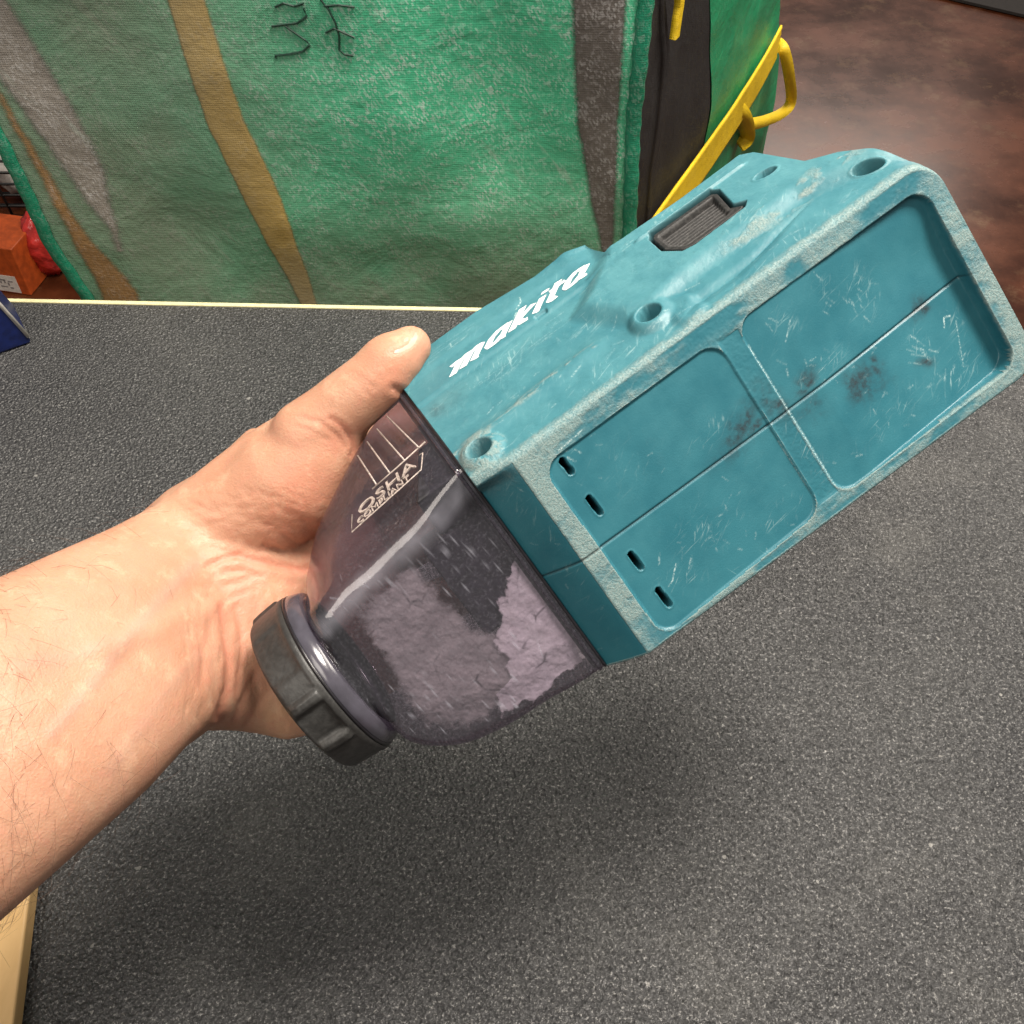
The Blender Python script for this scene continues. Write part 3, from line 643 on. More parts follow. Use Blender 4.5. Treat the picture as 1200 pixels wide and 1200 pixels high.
# assemble cross sections
def seg(*pts): return np.stack(pts, 1)
ncol = len(cols); u1 = cols
Wb = 94.0
bside = np.stack([np.stack([u1, (vb[:, 0]), np.full(ncol, Wb)*(1-k)+(wr[:, 0]+1.9)*k], -1) for k in np.linspace(0, 1, 8)], 1)
rnd1 = np.stack([np.stack([u1, vb[:, 0]-1.8*(1-math.cos(a_)), wr[:, 0]+1.9*(1-math.sin(a_))], -1) for a_ in np.linspace(.25, 1.35, 5)], 1)
A_, C_ = Pr[:, -1], Pt[:, 0]; Bc = np.stack([u1, v00[:, 0]+.15, np.minimum(A_[:, 2], C_[:, 2]-.4)], -1)
rnd2 = np.stack([(1-k)**2*A_+2*k*(1-k)*Bc+k*k*C_ for k in (.2, .4, .6, .8)], 1)
Et = Pt[:, -1]
back = np.stack([Et+np.array([0, .6, 1.2]), Et+np.array([0, 2.2, 2.4]), Et+np.array([0, 8, 3.5]), np.stack([u1, np.maximum(Et[:, 1]+12, 0), np.full(ncol, Wb)], -1), np.stack([u1, np.full(ncol, 45.), np.full(ncol, Wb+.5)], -1)], 1)
X = np.concatenate([bside, rnd1, Pr, rnd2, Pt, back], 1)
def cat(a_, b_, c_, d_, e_, f_): return np.concatenate([np.broadcast_to(np.asarray(q, float), (ncol, k)) if np.ndim(q) == 0 else q for q, k in ((a_, 8), (b_, 5), (c_, NV), (d_, 4), (e_, NTp), (f_, 5))], 1)
AT = dict(wear=cat(.25, .7, wearr, .75, weart, .3), grime=cat(0., 0., gr, 0., grt, 0.), scratch=cat(0., .1, scr, .15, scrt, 0.), scuff=cat(.1, .3, scuf, .5, scuft, .2), cavity_shade=cat(0., 0., cav, 0., cavt, 0.), fade=cat(.1, .4, .10+.15*fbm(Ur*.06, Vr*.06, 109)*(Ur > 10), .5, fadet, .4))
# end walls: push the first and last columns back to the rear plane
first, last = X[:1].copy(), X[-1:].copy()
for q in (first, last): q[..., 2] = np.maximum(q[..., 2], Wb); 
X = np.concatenate([first, X, last], 0)
AT = {k: np.concatenate([v[:1], v, v[-1:]], 0) for k, v in AT.items()}
grid('housing', X*S, M['teal'], tool, AT)

# latch (black, ribbed, sits in its pocket)
lu, lt = np.meshgrid(np.linspace(118.2, 156.0, 100), np.linspace(39.4, 64.6, 150), indexing='ij')
ls = poly_sd(lu, lt, [(119.5, 61.5), (118.4, 49.5), (123.2, 41), (128.4, 39.8), (153.5, 40.4), (155.5, 42), (151.5, 46.2), (154.8, 61), (153, 63.8), (121.5, 64.2)])
tray = sst(-2.2, -4.0, ls)
lh = 4.2*sst(.2, -.5, ls)-.2*sst(.3, 0, ls) - 2.6*tray*(.55+.45*sst(44, 60, lt)) + tray*.75*np.sin(lt*2.6) - 1.8
LP = np.stack([lu, 0*lu, 0*lu], -1)+lt[..., None]*DT+(lh+1.0)[..., None]*NT_
def m_latch():
    t = NT('dusty_black_latch'); w_ = t.attr('wear'); n2 = t.noise(1, 5, .7, t.mapv((120, 900, 900))); n3 = t.noise(900, 4, .7)
    c = t.mix(t.ramp(n3, .3, .7), (.012, .012, .012), (.035, .034, .033)); c = t.mix(t.math('MULTIPLY', w_, t.ramp(n3, .5, .75, 0, .6)), c, (.15, .145, .14))
    t.set(Base_Color=c, Roughness=.55); t.bump(n3, .25, .0004); return t.m
grid('latch', LP*S, m_latch(), tool, dict(wear=.12+.36*tray), mask=(ls[:-1, :-1] < .1))

# printed word on the sloping top
def word(strokes_, o2, ex, ey, wid):
    mb = MB()
    for si, st in enumerate(strokes_):
        wv = st[0]; P = np.array(st[1:], float)
        # densify
        Q = [P[0]]
        for a_, b_ in zip(P[:-1], P[1:]):
            for k in (.34, .67, 1.): Q.append(a_+(b_-a_)*k)
        Q = np.array(Q); d = np.gradient(Q, axis=0); d /= np.linalg.norm(d, axis=1)[:, None]+1e-9; nn = np.stack([-d[:, 1], d[:, 0]], 1)
        b0 = len(mb.v)
        for q, n_ in zip(Q, nn):
            for sgn in (1, -1):
                x, y = q+n_*sgn*wv/2; u = o2[0]+x*ex[0]+y*ey[0]; t = o2[1]+x*ex[1]+y*ey[1]
                mb.v.append(tuple((np.array([u, 0, 0])+t*DT+(top_h(u, t)+wid+.006*si)*NT_)*S))
        for i in range(len(Q)-1): mb.f.append((b0+2*i, b0+2*i+1, b0+2*i+3, b0+2*i+2))
    return mb
def top_h(u, t):
    i = np.searchsorted(cols, u); i = min(max(i, 0), ncol-1)
    return float(np.interp(t, T[i], ht[i]))
SL = .50    # slant
def gl(x0, *pts): return [(x0+x+SL*y, y) for x, y in pts]
W_ = .27
letters = [
 [W_, *gl(0, (-.25, .92), (.10, .98), (.10, 0))], [W_, *gl(0, (.10, .80), (.32, 1.0), (.46, .9), (.46, 0))], [W_, *gl(0, (.46, .80), (.68, 1.0), (.84, .9), (.84, 0.02), (1.0, 0.02))],
 [W_, *gl(1.22, (.56, .95), (.2, .97), (.04, .7), (.04, .3), (.16, .06), (.40, .05), (.56, .35))], [W_, *gl(1.22, (.58, 1.0), (.58, .05), (.74, .02))],
 [W_, *gl(2.12, (.06, 1.42), (.06, 0.0))], [W_, *gl(2.12, (.56, 1.0), (.14, .52), (.42, .06), (.62, .02))],
 [W_, *gl(2.95, (.06, 1.0), (.06, .08), (.22, .02))], [W_, *gl(2.95, (.06, 1.24), (.06, 1.42))],
 [W_, *gl(3.40, (.08, 1.36), (.08, .16), (.22, .03), (.36, .05))], [W_*.9, *gl(3.40, (-.14, .95), (.42, .95))],
 [W_, *gl(3.98, (.56, .95), (.2, .97), (.04, .7), (.04, .3), (.16, .06), (.40, .05), (.56, .35))], [W_, *gl(3.98, (.58, 1.0), (.58, .05), (.86, .02))]]
KX, KY = 80/5.05, 6.9
mbw = word(letters, (13.0, 70.6), (KX, .55), (0, KY), .14)
# merge overlap flicker: lift each stroke slightly
lo = mbw.build('brand_lettering', M['white_print'], tool)

# ------------------------------------------------------------------ clear cup
def rsec(u, v0, v1, w0_, w1_, r, slope=0.0, n=128):
    """rounded quadrilateral in (v, w); the top side leans back by slope"""
    c = [(v1, w0_), (v0, w0_), (v0-slope*(w1_-w0_), w1_), (v1, w1_)]
    pts = []
    for i in range(4):
        p, a_, b_ = np.array(c[i]), np.array(c[i-1]), np.array(c[(i+1) % 4])
        rr = r[i] if hasattr(r, '__len__') else r
        da, db = (a_-p)/np.linalg.norm(a_-p), (b_-p)/np.linalg.norm(b_-p)
        s_, e_ = p+da*rr, p+db*rr
        for k in np.linspace(0, 1, 12): pts.append((1-k)**2*s_+2*k*(1-k)*(p*.92+(s_+e_)*.04)+k*k*e_)
        nxt = np.array(c[(i+1) % 4]); r2_ = r[(i+1) % 4] if hasattr(r, '__len__') else r
        dn = (nxt-p)/np.linalg.norm(nxt-p); q0 = e_; q1 = nxt-dn*r2_
        for k in np.linspace(0, 1, 22)[1:-1]: pts.append(q0+(q1-q0)*k)
    return np.array([[u, a_, b_] for a_, b_ in pts])
def csec(u, cv, cw, r, n, ph0):
    a_ = ph0; return np.stack([np.full(n, u), cv+r*np.cos(a_), cw+r*np.sin(a_)], -1)
base = rsec(-6.6, -6.6, 101.2, 13.4, 84, (3.5, 3.5, 8, 10), .5); npt = len(base)
CV, CW = 40.5, 45.0
ang = np.arctan2(base[:, 2]-48, base[:, 1]-42)
def sec(u, k, v0, v1, w0_, w1_, r, sl_, cr=38):
    q = rsec(u, v0, v1, w0_, w1_, r, sl_); c_ = csec(u, CV, CW, cr, npt, ang); q = q*(1-k)+c_*k; q[:, 0] = u; return q
secs = [base, sec(-20, 0, -3.6, 100.6, 13.2, 84, (4.5, 4.5, 9, 10), .5), sec(-36, 0, .6, 99.0, 13.0, 83, (6.5, 6.5, 11, 11), .5), sec(-52, 0, 2.6, 98.4, 13.0, 80, (8, 7.5, 14, 12), .46),
        sec(-66, .0, 4.0, 96.5, 13.2, 78, (9.5, 8.5, 17, 14), .40), sec(-76, 0, 5.0, 92.5, 13.2, 78, (8, 7, 19, 16), .33), sec(-83, .0, 6.4, 88, 13.3, 79, (8, 7.5, 20, 18), .25), sec(-88, 0, 7.4, 84, 13.4, 79, (9, 8.5, 20, 18), .18, 38), sec(-92.4, .03, 8.4, 80, 13.6, 79, (12, 11, 20, 18), .12, 37.6), sec(-94.6, .30, 9, 78, 14, 78, (15, 15, 20, 20), .04, 36), sec(-96, .9, 9, 74, 15, 74, (14, 13, 14, 14), 0, 34.8), sec(-97.5, 1, 9, 74, 15, 74, (14, 13, 14, 14), 0, 34.4)]
# smooth interpolation along u
su = np.array([q[0, 0] for q in secs]); SA = np.array(secs)
def interp_secs(us):
    out = []
    for u in us:
        i = np.clip(np.searchsorted(-su, -u, side='right')-1, 0, len(su)-2); p1, p2 = SA[i], SA[i+1]; p0, p3 = SA[max(i-1, 0)], SA[min(i+2, len(su)-1)]
        h_ = su[i+1]-su[i]; t = (u-su[i])/h_
        m1 = (p2-p0)/(su[i+1]-su[max(i-1, 0)])*h_; m2 = (p3-p1)/(su[min(i+2, len(su)-1)]-su[i])*h_
        q = (2*t**3-3*t**2+1)*p1+(t**3-2*t**2+t)*m1+(-2*t**3+3*t**2)*p2+(t**3-t**2)*m2; q[:, 0] = u; out.append(q)
    return np.array(out)
CX = interp_secs(np.concatenate([np.linspace(-6.6, -70, 90), np.linspace(-70, -97.4, 84)[1:]]))
scratch_sheen = np.zeros(CX.shape[:2]); Lc = []
for args in [(-30, 24, 12, 8, 30, .6, .5, .6, 3, .6), (-60, 60, 14, 14, 50, .5, .7, .5, 2.5, .5), (-48, 10, 14, 4, 20, .9, .3, 2, 6, .5), (-60, 14, 8, 5, 14, 1.0, .3, 1, 5, .5), (-78, 66, 6, 8, 40, .4, .8, .4, 2., .8), (-60, 84, 14, 6, 40, .3, .8, .4, 2., .8), (-66, 12, 10, 4, 24, 1.0, .4, .6, 4, .8), (-30, 40, 14, 16, 24, .8, .6, .4, 3, .8), (-12, 60, 4, 20, 12, 1.2, .5, .5, 2.5, .5)]:
    Lc += scatter(*args)
front = CX[..., 2] < 22
tmp = strokes(CX[..., 0], CX[..., 1], Lc, scratch_sheen.copy())
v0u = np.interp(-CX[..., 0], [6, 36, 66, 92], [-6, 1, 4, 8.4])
tmp = np.maximum(tmp, .30*np.exp(-((CX[..., 1]-v0u-6)/5.0)**2)*(.5+.9*fbm(CX[..., 0]*.15, CX[..., 1]*.3, 141, 3))); scratch_sheen = np.where(front, tmp, 0)  # pale band painted below the ridge, imitating the bevel's reflection
grid('dust_cup', CX*S, M['cup'], tool, dict(scratch=scratch_sheen), wrap=True)
# seal line at the joint
sl_pts = base.copy(); ctr = sl_pts.mean(0)
rings = []
for a_ in np.linspace(0, 2*np.pi, 9)[:-1]:
    q = ctr+(sl_pts-ctr)*(1+.006*math.cos(a_)+.003); q[:, 0] = -6.8+.6*math.sin(a_); rings.append(q)
grid('seal', np.array(rings+[rings[0]])*S, M['seal'], tool, wrap=True)
rings = []
for a_ in np.linspace(0, 2*np.pi, 9)[:-1]:
    q = ctr+(sl_pts-ctr)*(1+.004*math.cos(a_)+.004); q[:, 0] = -9.2+.8*math.sin(a_); rings.append(q)
grid('cup_lip', np.array(rings+[rings[0]])*S, M['cup'], tool, dict(scratch=np.zeros((9, npt))), wrap=True)
rings = []
for u_, k_ in ((-7.2, .984), (-9, .980), (-11, .974), (-11.6, .955), (-11.0, .93)):
    q = ctr+(sl_pts-ctr)*k_; q[:, 0] = u_; rings.append(q)
grid('inner_gasket', np.array(rings)*S, M['seal'], tool, wrap=True)
# neck flange between cup and cap
def lathe(name, prof_, mat, n=96, cv=CV, cw=CW, parent=tool, mod=None, attrs=None):
    a_ = np.linspace(0, 2*np.pi, n+1)[:-1]; R_ = []
    for u, r in prof_:
        rr = np.full(n, r) if mod is None else mod(u, r, a_)
        R_.append(np.stack([np.full(n, u), cv+rr*np.cos(a_), cw+rr*np.sin(a_)], -1))
    X_ = np.array(R_)
    return grid(name, X_*S, mat, parent, {k: np.full(X_.shape[:2], v) for k, v in (attrs or {}).items()}, wrap=True)
def m_flange():
    t = NT('glossy_violet_plastic'); n = t.noise(200, 4)
    t.set(Base_Color=t.mix(t.ramp(n, .3, .7), (.052, .049, .062), (.068, .064, .082)), Roughness=.2, Specular_IOR_Level=.7); t.bump(n, .1, .0006); return t.m
lathe('neck_flange', [(-95.9, 33), (-96.0, 36.6), (-96.4, 37.3), (-99, 38.4), (-101.7, 39.3), (-102.3, 38.8)], m_flange())
lathe('seal', [(-102.1, 30), (-102.1, 39.6), (-103.2, 39.6), (-103.2, 30)], M['seal'])
def capmod(u, r, a_):
    q = np.zeros_like(a_)
    for c0, hw, hgt in ((-1.75, .05, 1.9), (-1.22, .05, 1.9), (2.9, .05, 1.4), (.4, .05, 1.4), (1.6, .05, 1.4)):
        d = np.abs((a_-c0+np.pi) % (2*np.pi)-np.pi); q = q+hgt*(1-sst(hw, hw+.03, d))
    for c0, hw, hgt in ((-1.48, .19, -1.4), (.9, .2, -1.), (-2.4, .3, -.7)):
        d = np.abs((a_-c0+np.pi) % (2*np.pi)-np.pi); q = q+hgt*(1-sst(hw, hw+.03, d))
    k = sst(-106, -108, u)*sst(-121.2, -120, u) if r > 30 else 0
    return r+q*k
lathe('cap', [(-103.3, 30), (-103.3, 39.2), (-103.9, 39.9), (-105.5, 40.0), (-106.2, 39.9), (-106.7, 39.7), (-107.6, 39.5), (-111, 39.2), (-116, 38.8), (-119.5, 38.3), (-120.4, 38.0), (-121.4, 37.2), (-122.2, 35.6), (-122.6, 33), (-122.6, 26), (-120, 25), (-120, 4), (-120, .01)], M['cap'], 220, mod=capmod)

# inside of the cup: filter block and dust
mb = MB(); mb.box((-40*S, 14*S, 19*S), (-7.5*S, 60*S, 44*S)); mb.box((-30*S, -4*S, 22*S), (-7.4*S, 13.9*S, 40*S)); mb.box((-14*S, 60.1*S, 22*S), (-7.4*S, 96*S, 60*S))
def tp(u, t, lift): return (np.array([u, 0, 0])+t*DT+lift*NT_)*S
mb.hexa([tp(-8, 17, -10), tp(-30, 17, -10), tp(-17, 47, -10), tp(-8, 47, -10), tp(-8, 17, -3.2), tp(-30, 17, -3.2), tp(-17, 47, -3.2), tp(-8, 47, -3.2)])
mb.build('inner_filter', M['dark'], tool, bevel=.001)
def frontw(u, v):
    # front wall depth + offset
    e = np.minimum(np.minimum(v-6, 94-v+np.minimum(0, (u+40)*.3)), (u+92)); return 14.6+np.maximum(0, 3.0*(1-sst(0, 14, e)))+1.0
def dust(name, poly, mat, lift, rag, fuzz, seed, soft=0):
    P = np.array(poly); u0, u1_ = P[:, 0].min()-3, P[:, 0].max()+3; v0, v1_ = P[:, 1].min()-3, P[:, 1].max()+3
    uu, vv = np.meshgrid(np.arange(u0, u1_, .4), np.arange(v0, v1_, .4), indexing='ij')
    d = poly_sd(uu, vv, poly)+rag*(fbm(uu*.18, vv*.18, seed, 5)-.5)*2+fuzz*(rng.random(uu.shape)-.5)*(.3+fbm(uu*.4, vv*.4, seed+5, 3))
    hgt = lift+1.6*fbm(uu*.2, vv*.2, seed+9, 4)
    X_ = np.stack([uu, vv, frontw(uu, vv)+hgt], -1)
    o = grid(name, X_*S, mat, tool, dict(fray=sst(-soft, 1, d) if soft else 0*d), mask=(d[:-1, :-1] < 0)); o['kind'] = 'stuff'; return o
dust('pale_dust', [(-22, 46), (-10, 38), (-8.5, 60), (-8.5, 97), (-36, 97.0), (-56, 93.5), (-58, 86), (-42, 80), (-38, 62)], M['pale_dust'], .2, 5.0, 0, 131, 3.0)
dust('brown_dust', [(-42, 14), (-58, 12), (-80, 16), (-82, 34), (-86, 60), (-86, 78), (-70, 91), (-52, 94), (-36, 96), (-30, 66), (-40, 50), (-41, 30)], M['brown_dust'], 1.2, 4.0, 0, 137, 9.0)

# ribs and embossed words on the clear top
def topP(u, t, lift):
    return (np.array([u, 0, 0])+t*DT+lift*NT_)*S
EL = 1.6
def rib(name, pts, r=.42, n=6):
    mb = MB(); mb.tube([topP(u, t, EL-1.0+k*0) for u, t, k in pts], r*S, n); return mb.build(name, M['pale_emboss'], tool, smooth=True)
for (ua, ta, ub, tb) in [(-19.8, 76.2, -16.1, 41.5), (-26.6, 72.5, -24.1, 40.1), (-33.3, 68.7, -32.2, 38.8), (-40.0, 64.3, -39.5, 38.1)]:
    rib('moulded_rib', [(ua, ta, 0), ((ua+ub)/2, (ta+tb)/2, 0), (ub, tb, 0)])
rib('moulded_rib', [(-12.5, 42.5, 0), (-28, 39.5, 0), (-42, 37.2, 0)], .35)
def emboss(name, text, size, u, t, exx, eyy, lift):
    cu = bpy.data.curves.new(name, 'FONT'); cu.body = text; cu.size = 1; cu.extrude = .05; cu.offset = .0; cu.resolution_u = 3
    tmp_ = bpy.data.objects.new('tmp', cu); COL.objects.link(tmp_); dg = bpy.context.evaluated_depsgraph_get()
    me = bpy.data.meshes.new_from_object(tmp_.evaluated_get(dg)); bpy.data.objects.remove(tmp_); me.name = name
    n_ = len(me.vertices); c_ = np.zeros(n_*3, np.float32); me.vertices.foreach_get('co', c_); c_ = c_.reshape(-1, 3)
    x, y, z = c_[:, 0]*size[0], c_[:, 1]*size[1], c_[:, 2]
    Uq = u+x*exx[0]+y*eyy[0]; Tq_ = t+x*exx[1]+y*eyy[1]
    P = np.stack([Uq, 0*Uq, 0*Uq], -1)+Tq_[:, None]*DT+(lift+z*8)[:, None]*NT_
    me.vertices.foreach_set('co', (P*S).astype(np.float32).ravel()); me.update()
    return link(name, me, M['pale_emboss'], tool, False)
emboss('embossed_lettering', 'OSHA', (11.6, 8.2), -52.5, 27.0, (1, .17), (0.16, 1), EL-1.1)
emboss('embossed_lettering', 'COMPLIANT', (5.0, 4.4), -54.5, 22.9, (1, .17), (.16, 1), EL-1.1)
rib('embossed_frame', [(-54.5, 31, 0), (-58.0, 21.2, 0), (-20.5, 28.0, 0), (-16.0, 37.0, 0), (-18, 37, 0)], .3)

# ------------------------------------------------------------------ the person: one continuous forearm and hand
def loft(mb, secs_, n=28, p=2.3):
    """secs_: (px upper, py upper, px lower, py lower, depth, half thickness)"""
    b0 = len(mb.v)
    V = []
    for (ux, uy, lx, ly, d, ht_) in secs_:
        dd = d if hasattr(d, '__len__') else (d, d)
        a_, b_ = at(ux, uy, dd[0]), at(lx, ly, dd[1]); c_ = (a_+b_)/2; A2 = (b_-a_)/2; V.append((c_, A2, ht_))
    for i, (c_, A2, ht_) in enumerate(V):
        cn = V[min(i+1, len(V)-1)][0]-V[max(i-1, 0)][0]; B2 = np.cross(cn, A2); B2 = B2/np.linalg.norm(B2)*ht_
        for k in range(n):
            t = 2*math.pi*k/n; cx, sx = math.cos(t), math.sin(t)
            mb.v.append(tuple(c_+A2*np.sign(cx)*abs(cx)**(2/p)+B2*np.sign(sx)*abs(sx)**(2/p)))
    m = len(V)
    for i in range(m-1):
        for k in range(n): mb.f.append((b0+i*n+k, b0+i*n+(k+1) % n, b0+(i+1)*n+(k+1) % n, b0+(i+1)*n+k))
    mb.f.append(tuple(b0+k for k in range(n))[::-1]); mb.f.append(tuple(b0+(m-1)*n+k for k in range(n)))
def chain(mb, pts, n=20):
    """pts: (px, py, depth, radius px) round tapered tube with rounded tips"""
    P = [np.array(at(x, y, d)) for x, y, d, r in pts]; Rr = [r*d/F for x, y, d, r in pts]
    def cap_(P0, P1, r):
        d = (P0-P1)/np.linalg.norm(P0-P1); return [(P0+d*r*math.sin(a_), r*math.cos(a_)) for a_ in (1.35, 1.0, .65, .3)]
    seq = cap_(P[0], P[1], Rr[0])
    for i in range(len(P)-1):
        for k in np.linspace(0, 1, 6, endpoint=False): seq.append((P[i]*(1-k)+P[i+1]*k, Rr[i]*(1-k)+Rr[i+1]*k))
    seq.append((P[-1], Rr[-1])); seq += cap_(P[-1], P[-2], Rr[-1])[::-1]
    mb.tube([q[0] for q in seq], [q[1] for q in seq], n)
hm = MB()
loft(hm, [(-520, 940, -300, 1330, .27, .036), (-330, 836, -110, 1176, .29, .036), (-200, 772, 0, 1080, .305, .034), (-100, 724, 85, 1004, .322, .032), (0, 679, 167, 930, .345, .029), (60, 652, 212, 880, .362, .0265),
          (120, 624, 250, 852, .382, .0245), (170, 598, 290, 856, .398, .023), (205, 578, 335, 868, .404, .021), (240, 550, 378, 858, .411, .020), (292, 501, 430, 830, .424, .017), (345, 505, 480, 800, .428, .016), (400, 530, 520, 770, .430, .014)], 32, 2.4)
# thenar eminence and thumb
chain(hm, [(190, 648, .412, 52), (228, 628, .412, 62), (270, 605, .409, 63), (312, 584, .407, 68), (350, 556, .402, 69), (376, 521, .397, 55), (394, 492, .393, 40)], 26)
chain(hm, [(215, 602, .402, 28), (257, 567, .402, 27), (303, 530, .401, 26), (343, 506, .398, 26), (382, 480, .394, 25), (415, 456, .390, 24)], 20)
chain(hm, [(362, 512, .394, 46), (392, 485, .391, 39.5), (414, 467, .3885, 39), (440, 446, .3865, 37.5), (456, 427, .3855, 36), (470, 416, .3865, 33), (481, 406.5, .3875, 25.5)], 24)
# fingers behind the cup
for pts in ([(395, 540, .430, 34), (470, 500, .438, 31), (540, 470, .440, 29), (590, 445, .436, 26)], [(430, 590, .431, 34), (510, 540, .440, 31), (590, 500, .442, 29), (650, 470, .437, 26)],
            [(455, 650, .432, 33), (530, 605, .441, 30), (610, 565, .443, 28), (665, 540, .438, 25)], [(480, 720, .432, 29), (550, 690, .441, 26), (610, 660, .442, 24), (650, 640, .438, 22)]):
    chain(hm, pts, 18)
me = bpy.data.meshes.new('tmp_hand'); me.from_pydata(hm.v, [], hm.f); me.update()
tmpo = bpy.data.objects.new('tmp_hand', me); COL.objects.link(tmpo)
m_ = tmpo.modifiers.new('r', 'REMESH'); m_.mode = 'VOXEL'; m_.voxel_size = .00125
m_ = tmpo.modifiers.new('s', 'SMOOTH'); m_.factor = .5; m_.iterations = 16
dg = bpy.context.evaluated_depsgraph_get(); dg.update()
hme = bpy.data.meshes.new_from_object(tmpo.evaluated_get(dg)); bpy.data.objects.remove(tmpo); hme.name = 'person'
nv = len(hme.vertices); co = np.zeros(nv*3, np.float32); hme.vertices.foreach_get('co', co); co = co.reshape(-1, 3).astype(float)
no = np.zeros(nv*3, np.float32); hme.vertices.foreach_get('normal', no); no = no.reshape(-1, 3).astype(float)
lc = (co-CO)@CR; hx = 600+F*lc[:, 0]/-lc[:, 2]; hy = 600-F*lc[:, 1]/-lc[:, 2]
facing = sst(-.15, .35, -((no*(co-CO)).sum(1)/np.linalg.norm(co-CO, axis=1)))
disp = np.zeros(nv); red = np.zeros(nv); pale = np.zeros(nv); vein = np.zeros(nv)
def crease(pts, dep, wd, rd=.35):
    global disp, red
    d = pl_dist(hx, hy, pts); g = np.exp(-(d/wd)**2)*facing
    dep = dep*.8; disp = disp - dep*.001*g + dep*.00045*np.exp(-((d-2.4*wd)/(1.4*wd))**2)*facing; red = np.maximum(red, rd*np.exp(-(d/(wd*2.2))**2))
crease([(245, 662), (262, 654), (282, 652), (305, 658), (330, 664), (352, 668), (372, 664)], .9, 3.2, .75)
crease([(262, 672), (284, 668), (306, 676)], .4, 2.6, .5); crease([(258, 690), (276, 682), (296, 676)], .3, 3.0, .5); crease([(262, 706), (280, 696), (298, 690)], .25, 2.6, .4)
crease([(258, 712), (264, 740), (268, 775), (266, 808), (256, 842)], .9, 4.0, .55); crease([(276, 712), (282, 736), (284, 758), (280, 784), (276, 812)], .4, 3., .4)
crease([(300, 790), (286, 815), (274, 846)], .4, 3.6, .3); crease([(250, 720), (240, 760), (236, 800)], .35, 5.0, .25); crease([(322, 800), (304, 824), (290, 848)], .35, 3.6, .25)
crease([(388, 491), (400, 499), (409, 510), (414, 524), (412, 534)], .6, 2.8, .55); crease([(352, 489), (374, 495), (392, 507), (404, 524)], .35, 2.6, .4); crease([(345, 498), (366, 505), (384, 516)], .2, 2.2, .3)
crease([(407, 440), (420, 448), (432, 462)], .4, 2.6, .2); crease([(412, 436), (424, 443), (438, 455)], .4, 2.6, .2); crease([(462, 455), (468, 458), (476, 461)], .9, 4, .3)
crease([(488, 383), (488, 394), (481, 405), (468, 412), (458, 414)], .45, 1.8, .25); crease([(240, 640), (262, 646), (280, 650)], .5, 3.2, .3); crease([(310, 640), (340, 648), (362, 650)], .35, 3, .3); crease([(250, 590), (290, 610), (330, 610)], .15, 8, .0)
for k in range(420):   # fine skin lines over wrist and thenar
    x, y = rng.uniform(215, 370), rng.uniform(575, 850); a_ = rng.normal(1.35 if y > 690 else .25, .35); l = rng.uniform(6, 22)
    dx, dy = l*math.cos(a_), l*math.sin(a_); mm = (np.abs(hx-x) < 40) & (np.abs(hy-y) < 40)
    if mm.any(): disp[mm] -= .00016*np.exp(-(pl_dist(hx[mm], hy[mm], [(x-dx, y-dy), (x, y), (x+dx, y+dy)])/2.0)**2)*facing[mm]
red = np.maximum(red, .55*np.exp(-((hx-290)/50)**2-((hy-690)/40)**2)); red = np.maximum(red, .45*np.exp(-((hx-360)/55)**2-((hy-590)/60)**2)); red = np.maximum(red, .45*np.exp(-((hx-465)/26)**2-((hy-445)/22)**2)); red = np.maximum(red, .35*np.exp(-((hx-395)/26)**2-((hy-515)/24)**2)); red = np.maximum(red, .30*np.exp(-((hx-490)/16)**2-((hy-410)/22)**2))
pale = .45*np.exp(-((hx-330)/30)**2-((hy-640)/14)**2)*0+.55*np.exp(-((hx-325)/22)**2-((hy-835)/30)**2)+.35*np.exp(-((hx-320)/18)**2-((hy-690)/22)**2)
for pts, k in (([(60, 860), (110, 800), (150, 745), (200, 690), (228, 660)], .8), ([(20, 780), (80, 770), (150, 745)], .5), ([(130, 900), (180, 830), (230, 770)], .4)):
    vein = np.maximum(vein, k*np.exp(-(pl_dist(hx, hy, pts)/9)**2)*facing); disp = disp + .0004*k*np.exp(-(pl_dist(hx, hy, pts)/8)**2)*facing
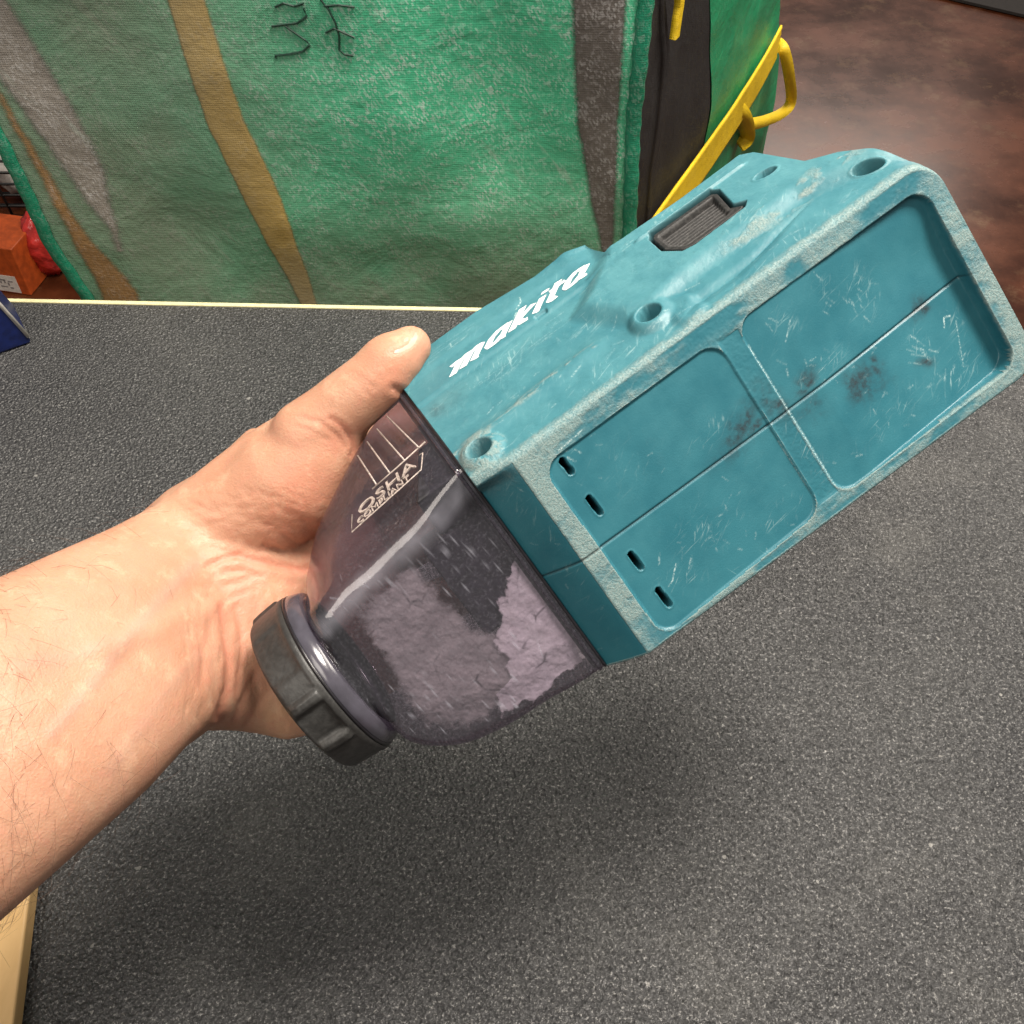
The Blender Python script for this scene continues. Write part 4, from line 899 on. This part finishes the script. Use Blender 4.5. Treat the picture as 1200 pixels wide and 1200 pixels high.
# tendon ridges near the wrist
disp = disp + .0012*np.exp(-(pl_dist(hx, hy, [(120, 760), (200, 730), (250, 715)])/16)**2)*facing
co2 = co+no*disp[:, None]
hme.vertices.foreach_set('co', co2.astype(np.float32).ravel()); hme.update()
attr(hme, 'red', red); attr(hme, 'pale', pale); attr(hme, 'vein', vein)
person = link('person', hme, M['skin'])
tag(person, 'bare left forearm and hand gripping the teal dust box, thumb on top', 'person')
# thumbnail: curved plate on the thumb's upper side
def surf_at(px, py):
    r = ray(px, py); d = np.hypot(hx-px, hy-py)+1e3*(facing < .05); i = np.argsort(d)[:6]; return co2[i].mean(0), no[i].mean(0)
nu = 14; Xn = []
c0, c1 = np.array([456, 406.]), np.array([489, 384.]); wv = np.array([.62, .78])
for a_ in np.linspace(0, 1, nu):
    row = []
    for b_ in np.linspace(-1, 1, 12):
        hw = 14*(min(1, (1.02-abs(2*a_-1)**5))**.5)
        q = c0+(c1-c0)*a_+wv*(b_*hw+9.5); P_, N_ = surf_at(q[0], q[1]); row.append(P_+N_*(.00015-.0007*abs(b_)**3))
    Xn.append(row)
Xn = np.array(Xn)
for _ in range(3): Xn[1:-1, 1:-1] = (Xn[1:-1, 1:-1]*2+Xn[:-2, 1:-1]+Xn[2:, 1:-1]+Xn[1:-1, :-2]+Xn[1:-1, 2:])/6
nail = grid('fingernail', Xn, M['nail'], person)
# fine arm hair
hb = MB(); cand = np.where((hx > -60) & (hx < 215) & (facing > .02))[0]; rng2 = np.random.default_rng(3)
wts = (.15+1.4*sst(90, -20, hx[cand])+.8*sst(.5, .05, facing[cand]))*sst(225, 150, hx[cand])
pick = rng2.choice(cand, 420, replace=False, p=wts/wts.sum())
for i in pick:
    P_, N_ = Vector(co2[i]), Vector(no[i]); fd = Vector(CR @ np.array([rng2.normal(-.35, .5), rng2.normal(-.55, .5), 0])); tn = (fd-N_*fd.dot(N_)).normalized()
    l = rng2.uniform(.006, .015); bend = Vector(rng2.normal(0, .003, 3)); r_ = rng2.uniform(.000025, .000045)
    hb.tube([P_, P_+tn*l*.5+N_*l*.22+bend*.4, P_+tn*l+N_*l*.18+bend], [r_, r_*.9, r_*.4], 3)
hr_ = hb.build('arm_hair', M['hair'], person, smooth=True); hr_['kind'] = 'stuff'
